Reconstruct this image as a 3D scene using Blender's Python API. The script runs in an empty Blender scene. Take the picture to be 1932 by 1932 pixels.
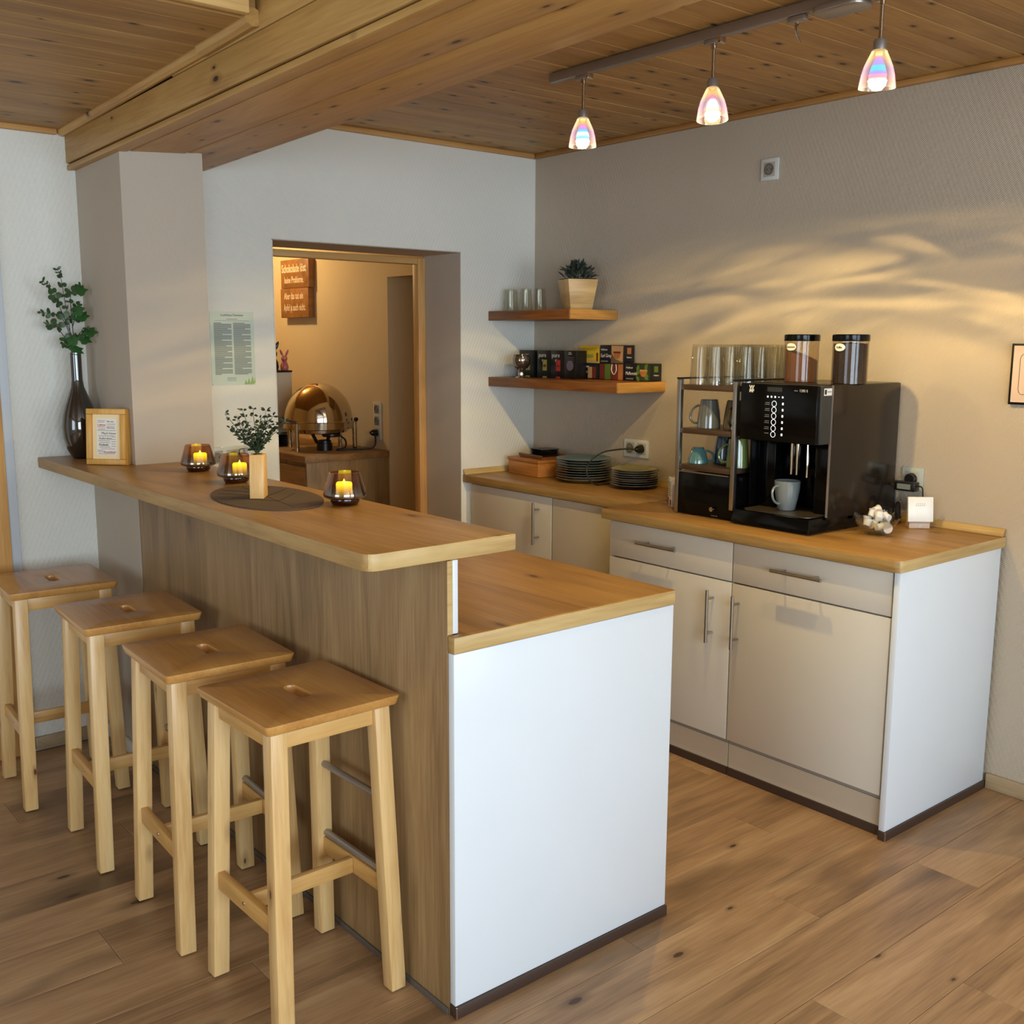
import bpy, bmesh, math, random
from mathutils import Vector, Matrix, Euler
PI = math.pi
random.seed(7)
sc = bpy.context.scene
col = sc.collection

def C(r, g, b):
    f = lambda v: (v/255)/12.92 if v/255 <= .04045 else (((v/255)+.055)/1.055)**2.4
    return (f(r), f(g), f(b), 1.0)

# ------------------------------------------------------------------ camera, world, daylight, exposure
cam_d = bpy.data.cameras.new('camera'); cam = bpy.data.objects.new('camera', cam_d); col.objects.link(cam)
sc.camera = cam
cam_d.sensor_fit = 'HORIZONTAL'; cam_d.sensor_width = 36.0; cam_d.lens = 36.0*1981.44/1932.0
cam_d.clip_start = .05; cam_d.clip_end = 60
yaw, pitch, roll = math.radians(39.5923), math.radians(-9.2805), math.radians(.2454)
fw = Vector((math.cos(pitch)*math.sin(yaw), math.cos(pitch)*math.cos(yaw), math.sin(pitch)))
rt = Vector((math.cos(yaw), -math.sin(yaw), 0)); up = rt.cross(fw)
r2 = rt*math.cos(roll)+up*math.sin(roll); u2 = -rt*math.sin(roll)+up*math.cos(roll)
mw = Matrix((r2, u2, -fw)).transposed().to_4x4(); mw.translation = Vector((-3.5302, -4.0971, 1.5502))
cam.matrix_world = mw

wd = bpy.data.worlds.new('sky'); sc.world = wd; wd.use_nodes = True
bgn = wd.node_tree.nodes['Background']; bgn.inputs[0].default_value = (.62, .78, 1.0, 1); bgn.inputs[1].default_value = 1.5

def area(name, loc, rot, sx, sy, power, colr):
    d = bpy.data.lights.new(name, 'AREA'); d.shape = 'RECTANGLE'; d.size = sx; d.size_y = sy; d.energy = power; d.color = colr
    o = bpy.data.objects.new(name, d); col.objects.link(o); o.location = loc; o.rotation_euler = rot
    return o
DAY = (.72, .87, 1.0)
area('daylight_window', (-4.0, -6.42, 1.45), (PI/2, 0, 0), 3.0, 1.5, 150, DAY)
area('daylight_window_b', (-1.3, -6.42, 1.45), (PI/2, 0, 0), 1.3, 1.5, 55, DAY)
area('daylight_side', (-6.92, -3.2, 1.45), (PI/2, 0, -PI/2), 2.0, 1.5, 45, DAY)
sc.view_settings.view_transform = 'Standard'; sc.view_settings.look = 'None'
sc.view_settings.exposure = 0.0; sc.view_settings.gamma = 1.0; sc.view_settings.use_curve_mapping = False
try:
    sc.cycles.use_denoising = True; sc.cycles.use_adaptive_sampling = True; sc.cycles.adaptive_threshold = .02; sc.cycles.max_bounces = 7; sc.cycles.diffuse_bounces = 4; sc.cycles.glossy_bounces = 4; sc.cycles.transparent_max_bounces = 16; sc.cycles.sample_clamp_indirect = 4.0
    sc.cycles.caustics_reflective = False; sc.cycles.caustics_refractive = False
except Exception: pass

# ------------------------------------------------------------------ mesh helpers
class M:
    def __init__(s): s.v = []; s.f = []
    def add(s, vs, fs):
        n = len(s.v); s.v += [tuple(v) for v in vs]; s.f += [[i+n for i in f] for f in fs]; return s
    def box(s, x0, x1, y0, y1, z0, z1):
        x0, x1 = sorted((x0, x1)); y0, y1 = sorted((y0, y1)); z0, z1 = sorted((z0, z1))
        return s.add([(x0,y0,z0),(x1,y0,z0),(x1,y1,z0),(x0,y1,z0),(x0,y0,z1),(x1,y0,z1),(x1,y1,z1),(x0,y1,z1)],
                     [(3,2,1,0),(4,5,6,7),(0,1,5,4),(1,2,6,5),(2,3,7,6),(3,0,4,7)])
    def hexa(s, b, t):   # 4 bottom points, 4 top points, both counter-clockwise from above
        return s.add(list(b)+list(t), [(3,2,1,0),(4,5,6,7),(0,1,5,4),(1,2,6,5),(2,3,7,6),(3,0,4,7)])
    def prism(s, poly, z0, z1):
        n = len(poly)
        return s.add([(x,y,z0) for x,y in poly]+[(x,y,z1) for x,y in poly],
                     [tuple(range(n-1,-1,-1)), tuple(range(n,2*n))]+[(i,(i+1)%n,n+(i+1)%n,n+i) for i in range(n)])
    def lathe(s, prof, n=32, c=(0,0,0)):
        vs = []; fs = []; rows = []
        for r, z in prof:
            if r < 1e-6: rows.append([len(vs)]); vs.append((c[0],c[1],c[2]+z))
            else:
                rows.append(list(range(len(vs), len(vs)+n)))
                vs += [(c[0]+r*math.cos(2*PI*i/n), c[1]+r*math.sin(2*PI*i/n), c[2]+z) for i in range(n)]
        for a, b in zip(rows, rows[1:]):
            for i in range(n):
                j = (i+1) % n
                if len(a) == 1 and len(b) == 1: continue
                if len(a) == 1: fs.append((a[0], b[j], b[i]))
                elif len(b) == 1: fs.append((a[i], a[j], b[0]))
                else: fs.append((a[i], a[j], b[j], b[i]))
        return s.add(vs, fs)
    def tube(s, pts, r, n=8, cap=True):
        pts = [Vector(p) for p in pts]; R = r if isinstance(r, (list, tuple)) else [r]*len(pts)
        vs = []; fs = []; pu = None
        for k, p in enumerate(pts):
            t = (pts[min(k+1, len(pts)-1)]-pts[max(k-1, 0)]).normalized()
            if pu is None: pu = t.orthogonal().normalized()
            pu = (pu-t*pu.dot(t)).normalized(); w = t.cross(pu)
            for i in range(n):
                a = 2*PI*i/n; q = p+(pu*math.cos(a)+w*math.sin(a))*R[k]; vs.append(tuple(q))
        for k in range(len(pts)-1):
            for i in range(n):
                j = (i+1) % n; fs.append((k*n+i, k*n+j, (k+1)*n+j, (k+1)*n+i))
        if cap: fs += [tuple(range(n-1,-1,-1)), tuple(range((len(pts)-1)*n, len(pts)*n))]
        return s.add(vs, fs)
    def rrect(s, w, h, r, n=5):
        out = []
        for cx, cy, a0 in ((w/2-r, h/2-r, 0), (-w/2+r, h/2-r, PI/2), (-w/2+r, -h/2+r, PI), (w/2-r, -h/2+r, 1.5*PI)):
            out += [(cx+r*math.cos(a0+PI/2*i/n), cy+r*math.sin(a0+PI/2*i/n)) for i in range(n+1)]
        return out
    def xf(s, mtx):
        s.v = [tuple(mtx @ Vector(v)) for v in s.v]; return s

def spline(pts, n=6):
    P = [Vector(p) for p in pts]; out = []
    for i in range(len(P)-1):
        p0, p1, p2, p3 = P[max(i-1,0)], P[i], P[i+1], P[min(i+2, len(P)-1)]
        for k in range(n):
            t = k/n
            out.append(.5*((2*p1)+(p2-p0)*t+(2*p0-5*p1+4*p2-p3)*t*t+(3*p1-p0-3*p2+p3)*t**3))
    out.append(P[-1]); return out

def mesh(name, m, material, bevel=0, seg=2, smooth=True, ang=35):
    me = bpy.data.meshes.new(name); me.from_pydata(m.v, [], m.f)
    bm = bmesh.new(); bm.from_mesh(me)
    bmesh.ops.recalc_face_normals(bm, faces=bm.faces)
    if bevel:
        es = [e for e in bm.edges if len(e.link_faces) == 2 and e.calc_face_angle(0) > math.radians(28)]
        bmesh.ops.bevel(bm, geom=es, offset=bevel, segments=seg, affect='EDGES', profile=.5, clamp_overlap=True)
    bm.to_mesh(me); bm.free()
    if smooth:
        me.polygons.foreach_set('use_smooth', [True]*len(me.polygons)); me.set_sharp_from_angle(angle=math.radians(ang))
    if material: me.materials.append(material)
    return me
def tag(o, label=None, cat=None, group=None, kind=None):
    if label: o['label'] = label
    if cat: o['category'] = cat
    if group: o['group'] = group
    if kind: o['kind'] = kind
    return o
def P(name, m, material, parent=None, bevel=0, seg=2, smooth=True, loc=None, rot=None, ang=35):
    me = m if isinstance(m, bpy.types.Mesh) else mesh(name, m, material, bevel, seg, smooth, ang)
    o = bpy.data.objects.new(name, me); col.objects.link(o)
    if parent: o.parent = parent
    if loc: o.location = loc
    if rot: o.rotation_euler = rot
    return o
def thing(name, label, cat, loc=(0,0,0), rz=0, group=None):
    o = bpy.data.objects.new(name, None); o.empty_display_size = .05; col.objects.link(o)
    o.location = loc; o.rotation_euler = (0, 0, rz); return tag(o, label, cat, group)
def S(name, m, material, parent=None, bevel=0):
    o = P(name, m, material, parent, bevel)
    if not parent: o['kind'] = 'structure'
    return o
def dup(root, loc, rz=None, label=None):
    r = root.copy(); col.objects.link(r); r.location = loc
    if rz is not None: r.rotation_euler = (0, 0, rz)
    if label: r['label'] = label
    for ch in list(root.children):
        c = ch.copy(); col.objects.link(c); c.parent = r
        for g in list(ch.children):
            d = g.copy(); col.objects.link(d); d.parent = c
    return r
FACE_X = (PI/2, 0, -PI/2)      # print that faces -X
FACE_Y = (PI/2, 0, 0)          # print that faces -Y
def text(body, size, material, parent, loc, rot, name='lettering', align='CENTER', sx=1.0, bold=0.0):
    cu = bpy.data.curves.new('t', 'FONT'); cu.body = body; cu.size = size; cu.align_x = align; cu.align_y = 'CENTER'; cu.extrude = .0003; cu.offset = bold
    cu.resolution_u = 3
    t = bpy.data.objects.new('t', cu); col.objects.link(t)
    dg = bpy.context.evaluated_depsgraph_get(); me = bpy.data.meshes.new_from_object(t.evaluated_get(dg))
    bpy.data.objects.remove(t); bpy.data.curves.remove(cu)
    me.materials.clear(); me.materials.append(material); me.name = name
    o = P(name, me, None, parent, loc=loc, rot=rot); o.scale = (sx, 1, 1); return o

# ------------------------------------------------------------------ materials
def nm(name):
    m = bpy.data.materials.new(name); m.use_nodes = True; nt = m.node_tree
    return m, nt, nt.nodes['Principled BSDF']
def N(nt, kind, **kw):
    n = nt.nodes.new('ShaderNode'+kind)
    for k, v in kw.items():
        if k.startswith('i_'):
            key = k[2:].replace('_', ' '); n.inputs[int(key) if key.isdigit() else key].default_value = v
        else: setattr(n, k, v)
    return n
def math_n(nt, op, a, b=None, c=None):
    n = nt.nodes.new('ShaderNodeMath'); n.operation = op
    for i, v in enumerate((a, b, c)):
        if v is None: continue
        if isinstance(v, (int, float)): n.inputs[i].default_value = v
        else: nt.links.new(v, n.inputs[i])
    return n.outputs[0]
def ramp(nt, fac, stops):
    n = nt.nodes.new('ShaderNodeValToRGB'); e = n.color_ramp.elements
    while len(e) < len(stops): e.new(.5)
    for el, (p, c) in zip(e, stops): el.position = p; el.color = c
    nt.links.new(fac, n.inputs[0]); return n.outputs[0]
def simple(name, rgb, rough=.5, metal=0, coat=0, emit=None, es=1.0, var=0.0, spec=.5, bump=0, bscale=200):
    m, nt, b = nm(name); b.inputs['Base Color'].default_value = C(*rgb); b.inputs['Roughness'].default_value = rough
    b.inputs['Metallic'].default_value = metal; b.inputs['Coat Weight'].default_value = coat; b.inputs['Specular IOR Level'].default_value = spec
    b.inputs['Coat Roughness'].default_value = .08
    if emit: b.inputs['Emission Color'].default_value = C(*emit); b.inputs['Emission Strength'].default_value = es
    tc = N(nt, 'TexCoord')
    if var:
        no = N(nt, 'TexNoise', i_Scale=6.0, i_Detail=4.0); nt.links.new(tc.outputs['Object'], no.inputs['Vector'])
        lo = tuple(v*(1-var) for v in C(*rgb)[:3])+(1,); hi = tuple(min(1, v*(1+var)) for v in C(*rgb)[:3])+(1,)
        nt.links.new(ramp(nt, no.outputs[0], [(.3, lo), (.7, hi)]), b.inputs['Base Color'])
    if bump:
        no = N(nt, 'TexNoise', i_Scale=float(bscale), i_Detail=2.0); nt.links.new(tc.outputs['Object'], no.inputs['Vector'])
        bu = N(nt, 'Bump', i_Strength=bump, i_Distance=.002); nt.links.new(no.outputs[0], bu.inputs['Height']); nt.links.new(bu.outputs[0], b.inputs['Normal'])
    return m
def wood(name, dark, mid, light, axis=0, rough=.45, coarse=1.0, fine=1.0, knots=0.0, kcol=(60, 34, 16), kscale=1.0, per=True, coat=0.0, bump=0, tone=.10, kstretch=2.4, spots=0.0, flat=None, krad=(.11, .05)):
    warm = lambda c: (c[0], min(255, c[1]*1.018), c[2]*.965)
    dark, mid, light = warm(dark), warm(mid), warm(light)
    m, nt, b = nm(name); L = nt.links.new
    tc = N(nt, 'TexCoord'); vec = tc.outputs['Object']
    oi = N(nt, 'ObjectInfo')
    if per:
        cx = N(nt, 'CombineXYZ')
        for i, k in enumerate((37.0, 23.0, 51.0)): L(math_n(nt, 'MULTIPLY', oi.outputs['Random'], k), cx.inputs[i])
        ad = N(nt, 'VectorMath', operation='ADD'); L(vec, ad.inputs[0]); L(cx.outputs[0], ad.inputs[1]); vec = ad.outputs[0]
    def mp(al, cr, fl=None):
        s = [cr]*3; s[axis] = al
        if fl is not None: s[fl] = 0.0
        n = N(nt, 'Mapping'); n.inputs['Scale'].default_value = s; L(vec, n.inputs['Vector']); return n.outputs[0]
    n1 = N(nt, 'TexNoise', i_Scale=1.0, i_Detail=4.0, i_Roughness=.6, i_Distortion=.9); L(mp(1.1*coarse, 9*coarse), n1.inputs['Vector'])
    n2 = N(nt, 'TexNoise', i_Scale=1.0, i_Detail=2.0, i_Roughness=.65); L(mp(5*fine, 130*fine), n2.inputs['Vector'])
    f = math_n(nt, 'ADD', math_n(nt, 'MULTIPLY', n1.outputs[0], .68), math_n(nt, 'MULTIPLY', n2.outputs[0], .32))
    c = ramp(nt, f, [(.34, C(*dark)), (.5, C(*mid)), (.66, C(*light))])
    if spots:   # larger soft cloudy darkening of the print
        n3 = N(nt, 'TexNoise', i_Scale=1.0, i_Detail=3.0); L(mp(1.6, 5.0), n3.inputs['Vector'])
        mk = ramp(nt, n3.outputs[0], [(.56, (0,0,0,1)), (.74, (spots,)*3+(1,))])
        mx = N(nt, 'MixRGB'); L(mk, mx.inputs[0]); L(c, mx.inputs[1]); mx.inputs[2].default_value = C(*[int(v*.78) for v in dark]); c = mx.outputs[0]
    if knots:
        vo = N(nt, 'TexVoronoi', i_Scale=1.0); kv = mp(3.2*kscale, 3.2*kscale*kstretch)
        if flat is not None:
            vo.voronoi_dimensions = '2D'; sx_ = N(nt, 'SeparateXYZ'); L(kv, sx_.inputs[0]); cx_ = N(nt, 'CombineXYZ'); keep = [q for q in (0, 1, 2) if q != flat]
            L(sx_.outputs[keep[0]], cx_.inputs[0]); L(sx_.outputs[keep[1]], cx_.inputs[1]); kv = cx_.outputs[0]
        L(kv, vo.inputs['Vector'])
        sp = N(nt, 'SeparateColor'); L(vo.outputs['Color'], sp.inputs[0])
        on = math_n(nt, 'LESS_THAN', sp.outputs[0], knots)
        rad = math_n(nt, 'MULTIPLY_ADD', sp.outputs[1], *krad)
        q = math_n(nt, 'DIVIDE', vo.outputs['Distance'], rad)
        mr = N(nt, 'MapRange', i_1=.75, i_2=1.15, i_3=1.0, i_4=0.0); L(q, mr.inputs[0])
        halo = N(nt, 'MapRange', i_1=.9, i_2=2.6, i_3=.45, i_4=0.0); L(q, halo.inputs[0])
        mk = math_n(nt, 'MULTIPLY', on, math_n(nt, 'MAXIMUM', mr.outputs[0], halo.outputs[0]))
        mx = N(nt, 'MixRGB'); L(mk, mx.inputs[0]); L(c, mx.inputs[1]); mx.inputs[2].default_value = C(*kcol); c = mx.outputs[0]
    if tone:
        hs = N(nt, 'HueSaturation'); L(c, hs.inputs['Color'])
        L(math_n(nt, 'MULTIPLY_ADD', oi.outputs['Random'], 2*tone, 1-tone), hs.inputs['Value']); c = hs.outputs[0]
    L(c, b.inputs['Base Color']); b.inputs['Roughness'].default_value = rough; b.inputs['Coat Weight'].default_value = coat; b.inputs['Coat Roughness'].default_value = .2
    if bump:
        bu = N(nt, 'Bump', i_Strength=bump, i_Distance=.001); L(n2.outputs[0], bu.inputs['Height']); L(bu.outputs[0], b.inputs['Normal'])
    return m
def wallpaper(name, rgb, strength=.35, per=.0125):
    m, nt, b = nm(name); L = nt.links.new; b.inputs['Roughness'].default_value = .75; b.inputs['Specular IOR Level'].default_value = .25
    tc = N(nt, 'TexCoord'); sp = N(nt, 'SeparateXYZ'); L(tc.outputs['Object'], sp.inputs[0])
    h = math_n(nt, 'ADD', sp.outputs[0], sp.outputs[1]); z = sp.outputs[2]
    no = N(nt, 'TexNoise', i_Scale=55.0, i_Detail=1.0); L(tc.outputs['Object'], no.inputs['Vector'])
    k = 2*PI/per
    a = math_n(nt, 'SINE', math_n(nt, 'MULTIPLY', math_n(nt, 'ADD', h, math_n(nt, 'MULTIPLY', z, .62)), k))
    c = math_n(nt, 'SINE', math_n(nt, 'MULTIPLY', math_n(nt, 'ADD', math_n(nt, 'MULTIPLY', h, .35), z), k*.92))
    hh = math_n(nt, 'ADD', math_n(nt, 'MULTIPLY', a, c), math_n(nt, 'MULTIPLY', no.outputs[0], 1.6))
    bu = N(nt, 'Bump', i_Strength=strength, i_Distance=.0012); L(hh, bu.inputs['Height']); L(bu.outputs[0], b.inputs['Normal'])
    n2 = N(nt, 'TexNoise', i_Scale=1.6, i_Detail=3.0); L(tc.outputs['Object'], n2.inputs['Vector'])
    lo = tuple(v*.96 for v in C(*rgb)[:3])+(1,)
    L(ramp(nt, n2.outputs[0], [(.35, lo), (.65, C(*rgb))]), b.inputs['Base Color'])
    return m
def glass(name, tint=(255,255,255), refl=1.0, rough=.02, grad=None, ior=1.45):
    m, nt, b = nm(name); L = nt.links.new; nt.nodes.remove(b); out = nt.nodes['Material Output']
    tr = N(nt, 'BsdfTransparent'); gl = N(nt, 'BsdfGlossy'); gl.inputs['Roughness'].default_value = rough
    tr.inputs[0].default_value = C(*tint); mx = N(nt, 'MixShader')
    lw = N(nt, 'LayerWeight', i_Blend=.5); fac = math_n(nt, 'MULTIPLY', math_n(nt, 'MULTIPLY_ADD', math_n(nt, 'POWER', lw.outputs['Facing'], 3.0), .5, .035), refl)
    if grad:   # (z0, colour0, mirror0), (z1, colour1, mirror1)
        tc = N(nt, 'TexCoord'); sp = N(nt, 'SeparateXYZ'); L(tc.outputs['Object'], sp.inputs[0])
        mr = N(nt, 'MapRange', i_1=grad[0][0], i_2=grad[1][0]); L(sp.outputs[2], mr.inputs[0])
        L(ramp(nt, mr.outputs[0], [(0, C(*grad[0][1])), (1, C(*grad[1][1]))]), tr.inputs[0])
        m2 = N(nt, 'MapRange', i_1=grad[0][0], i_2=grad[1][0], i_3=grad[0][2], i_4=grad[1][2]); L(sp.outputs[2], m2.inputs[0])
        fac = math_n(nt, 'MAXIMUM', fac, m2.outputs[0])
    L(math_n(nt, 'MINIMUM', fac, 1.0), mx.inputs[0]); L(tr.outputs[0], mx.inputs[1]); L(gl.outputs[0], mx.inputs[2]); L(mx.outputs[0], out.inputs[0])
    return m

W_WALL = wallpaper('white_wallpaper', (229, 227, 217), strength=.5)
T_WALL = wallpaper('taupe_wallpaper', (186, 172, 152), strength=.48)
T_SMOOTH = wallpaper('taupe_paint', (186, 174, 158), strength=.14)
I_WALL = wallpaper('inner_wall_paint', (216, 196, 156), strength=.2)
FLOOR = wood('oak_floor', (128, 96, 70), (163, 126, 95), (184, 149, 117), axis=0, rough=.42, coarse=.8, knots=.2, kcol=(70, 45, 26), kscale=1.0, spots=.85, tone=.07, flat=2, krad=(.05, .03))
SKIRT = wood('oak_skirting', (150, 122, 95), (172, 146, 118), (186, 160, 132), axis=1, rough=.5)
PINE_X = wood('pine_boards_x', (146, 104, 56), (170, 128, 76), (186, 146, 92), axis=0, rough=.5, coarse=.9, knots=.5, kcol=(50, 28, 12), kscale=1.75, kstretch=2.0, tone=.08, flat=2, krad=(.085, .035))
PINE_Y = wood('pine_beam', (164, 118, 64), (188, 144, 86), (202, 160, 102), axis=1, rough=.5, coarse=.7, knots=.34, kcol=(60, 34, 16), kscale=1.5, tone=.05, flat=2, krad=(.06, .03))
PINE_YS = wood('pine_beam_side', (164, 118, 64), (188, 144, 86), (202, 160, 102), axis=1, rough=.5, coarse=.7, knots=.3, kcol=(60, 34, 16), kscale=1.5, tone=.05, flat=0, krad=(.06, .03))
PINE_TRIM = wood('pine_trim', (178, 124, 70), (200, 148, 92), (212, 164, 108), axis=0, rough=.45, knots=.1, kcol=(90, 50, 24))
PINE_PALE = wood('pine_lath', (200, 160, 104), (220, 182, 126), (232, 198, 146), axis=0, rough=.5, knots=.1)
PINE_POST = wood('pine_post', (184, 128, 72), (206, 152, 94), (220, 170, 112), axis=2, rough=.45, knots=.2, kcol=(100, 56, 26))
OAK_TOP = wood('oak_worktop', (132, 92, 48), (162, 119, 68), (182, 139, 86), axis=1, rough=.36, coarse=.8, knots=.10, kcol=(84, 52, 26), spots=.45, tone=0, per=False, flat=2, krad=(.05, .025))
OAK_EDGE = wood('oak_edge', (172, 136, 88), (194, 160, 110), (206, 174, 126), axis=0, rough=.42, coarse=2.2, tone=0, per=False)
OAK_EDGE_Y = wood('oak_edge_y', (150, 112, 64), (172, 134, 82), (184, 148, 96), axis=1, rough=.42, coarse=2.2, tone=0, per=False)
OAK_PANEL = wood('oak_panel', (116, 87, 58), (146, 113, 78), (164, 131, 94), axis=2, rough=.45, coarse=1.1, knots=.08, kcol=(80, 55, 32), spots=.3, tone=0, per=False)
BIRCH_SEAT = wood('birch_seat', (176, 120, 62), (196, 140, 78), (208, 154, 90), axis=1, rough=.32, coarse=1.0, knots=.05, kcol=(96, 58, 28), coat=.25, tone=.05)
BIRCH_LEG = wood('birch_leg', (204, 157, 104), (224, 182, 128), (234, 197, 148), axis=2, rough=.38, coarse=1.3, knots=.22, kcol=(110, 68, 36), kscale=2.4, kstretch=2.6, coat=.15, tone=.05)
BIRCH_RAIL = wood('birch_rail', (184, 132, 74), (204, 154, 92), (216, 170, 108), axis=1, rough=.38, coarse=1.3, knots=.08, coat=.15, tone=.05)
BIRCH_RAILX = wood('birch_rail_x', (190, 140, 82), (210, 162, 102), (222, 178, 118), axis=0, rough=.38, coarse=1.3, knots=.08, coat=.15, tone=.05)
SHELF = wood('acacia_shelf', (84, 46, 18), (120, 70, 32), (146, 92, 46), axis=1, rough=.4, coarse=1.4, knots=.12, kcol=(50, 26, 10))
SHELF_END = wood('shelf_end', (150, 98, 44), (184, 132, 70), (206, 156, 92), axis=0, rough=.45, coarse=2, knots=.15, kcol=(70, 36, 12))
BAMBOO = wood('bamboo', (190, 148, 96), (212, 172, 118), (224, 188, 136), axis=0, rough=.4, coarse=1.6)
SIGNWOOD = wood('sign_wood', (112, 68, 26), (142, 90, 40), (158, 104, 50), axis=0, rough=.55, knots=.1)
SONOMA = wood('sonoma_oak', (128, 98, 66), (158, 126, 90), (172, 140, 104), axis=2, rough=.5, coarse=1.2, tone=0)
SONOMA_H = wood('sonoma_oak_flat', (128, 92, 56), (158, 118, 76), (174, 134, 92), axis=1, rough=.45, coarse=1.2, tone=0)
FRAMEWOOD = wood('beech_frame', (196, 138, 62), (214, 158, 80), (226, 172, 96), axis=2, rough=.4, coarse=1.5, tone=0)
BOXWOOD = wood('box_wood', (150, 88, 34), (176, 110, 48), (190, 124, 60), axis=1, rough=.45, coarse=1.2)
BEECH = wood('beech_vase', (214, 160, 98), (230, 178, 114), (238, 190, 130), axis=2, rough=.4, coarse=1.5, tone=0)
WHITE = simple('white_laminate', (224, 231, 236), .28, var=.01)
CREAM = simple('cream_front', (214, 206, 190), .3, coat=.2, var=.01)
PLINTH = simple('plinth_grey', (196, 182, 160), .4, var=.02)
DARKSKIRT = simple('dark_skirting', (66, 50, 42), .4, var=.05)
GREYSTRIP = simple('grey_seal_strip', (92, 84, 76), .35, var=.05)
BLACK_GAP = simple('gap_black', (18, 16, 15), .8, var=.05)
STEEL = simple('brushed_steel', (176, 172, 166), .28, metal=1, var=.03)
CHROME = simple('polished_steel', (205, 196, 182), .07, metal=1, var=.01)
SATIN = simple('satin_nickel', (160, 152, 144), .36, metal=.7, var=.03)
ALU = simple('anodised_aluminium', (188, 186, 182), .3, metal=1, var=.02)
BRONZE = simple('bronze_rack', (104, 82, 62), .38, metal=.7, var=.04)
BLACK = simple('gloss_black', (6, 6, 7), .14, coat=.0, var=.05, spec=.22)
BLACK_SAT = simple('satin_black', (20, 19, 19), .3, var=.08)
CHARCOAL = simple('charcoal_plastic', (44, 45, 44), .4, var=.05)
BROWNBLACK = simple('brown_black_metal', (36, 29, 23), .16, coat=.0, var=.05, spec=.35)
RUBBER = simple('black_cable', (12, 12, 13), .5, var=.05)
WHITEP = simple('white_plastic', (232, 230, 224), .3, var=.01)
GREYP = simple('grey_socket', (168, 162, 150), .4, var=.02)
FRAMEP = simple('glass_white_frame', (206, 208, 202), .15, coat=.4, var=.01)
INK = simple('black_ink', (30, 28, 28), .6, var=.02)
GREYINK = simple('grey_ink', (112, 116, 110), .7, var=.03)
REDINK = simple('red_ink', (190, 56, 60), .6, var=.03)
PALEINK = simple('pale_ink', (228, 222, 208), .6, var=.02)
PAPER = simple('paper', (238, 230, 216), .7, var=.01)
GREENPAPER = simple('pale_green_paper', (202, 214, 198), .35, coat=.4, var=.03)
MATBOARD = simple('cream_mount', (244, 220, 170), .7, var=.01)
BLUESTRIP = simple('pale_blue_strip', (206, 214, 220), .5, var=.01)
GLASS = glass('clear_glass', (247, 247, 243), refl=1.35, rough=.0)
GLASS2 = glass('thin_clear_glass', (252, 252, 250), refl=1.1)
PLASTIC_CLEAR = glass('clear_plastic', (236, 226, 210), refl=1.2, rough=.05)

# ------------------------------------------------------------------ the room
H_CEIL = 2.458
floor = S('floor', M().box(-7, 0.3, -6.5, 3.4, -.1, -.006), FLOOR)
rows = {-2.003: -.883, -2.2: -1.68, -2.397: -1.19, -2.594: -.70, -2.791: -1.515, -2.988: -1.17}
PW, PL = .197, 1.285
plank_cache = {}
k = -2.2+PW*11
i = 0
while k > -3.5:
    y1, y0 = k, k-PW
    j0 = None
    for ky, jx in rows.items():
        if abs(ky-y1) < .01: j0 = jx
    if j0 is None: j0 = -.4-((i*.517) % PL)
    while j0 < -PL*.0: j0 += PL
    x = j0
    while x > -4.3:
        a, b = max(x-PL, -4.6), min(x, -.012)
        if b-a > .02 and y0 < -.002:
            key = (round(b-a, 3), round(min(y1, -.004)-y0, 3))
            if key not in plank_cache:
                w, d = key
                plank_cache[key] = mesh('plank', M().box(.0004, w-.0004, .0004, d-.0004, -.012, 0), FLOOR, bevel=.0012, seg=1)
            P('plank', plank_cache[key], None, floor, loc=(a, y0, 0))
        x -= PL
    i += 1; k -= PW

WIN = [(-5.5, -2.5), (-1.95, -.65)]
mb = M()
def solid_wall(name, mat, boxes):
    m = M()
    for b in boxes: m.box(*b)
    return S(name, m, mat)
DX0, DX1, DZ, WT = -1.445, -.465, 1.963, .31
solid_wall('wall_back', W_WALL, [(-7.1, DX0, 0, WT-.002, -.1, 2.6), (DX1, .0, 0, WT-.002, -.1, 2.6), (DX0, DX1, 0, WT-.002, DZ, 2.6)])
solid_wall('wall_right', T_WALL, [(0, .3, -6.6, WT-.002, -.1, 2.6)])
solid_wall('wall_left', W_WALL, [(-7.2, -7, -6.6, -4.2, -.1, 2.6), (-7.2, -7, -2.2, .3, -.1, 2.6), (-7.2, -7, -4.2, -2.2, -.1, .7), (-7.2, -7, -4.2, -2.2, 2.2, 2.6)])
solid_wall('wall_front', W_WALL, [(-7.2, -5.5, -6.7, -6.5, -.1, 2.6), (-2.5, -1.95, -6.7, -6.5, -.1, 2.6), (-.65, .3, -6.7, -6.5, -.1, 2.6),
     (-5.5, -2.5, -6.7, -6.5, -.1, .7), (-5.5, -2.5, -6.7, -6.5, 2.2, 2.6), (-1.95, -.65, -6.7, -6.5, -.1, .7), (-1.95, -.65, -6.7, -6.5, 2.2, 2.6)])
for n, (a, b) in enumerate(WIN):
    fr = S('window_%d' % (n+1), M().box(a, b, -6.62, -6.56, .7, .76).box(a, b, -6.62, -6.56, 2.14, 2.2).box(a, a+.06, -6.62, -6.56, .76, 2.14).box(b-.06, b, -6.62, -6.56, .76, 2.14), WHITEP)
    S('window_sill', M().box(a-.05, b+.05, -6.56, -6.36, .66, .699), WHITEP, fr)
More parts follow.
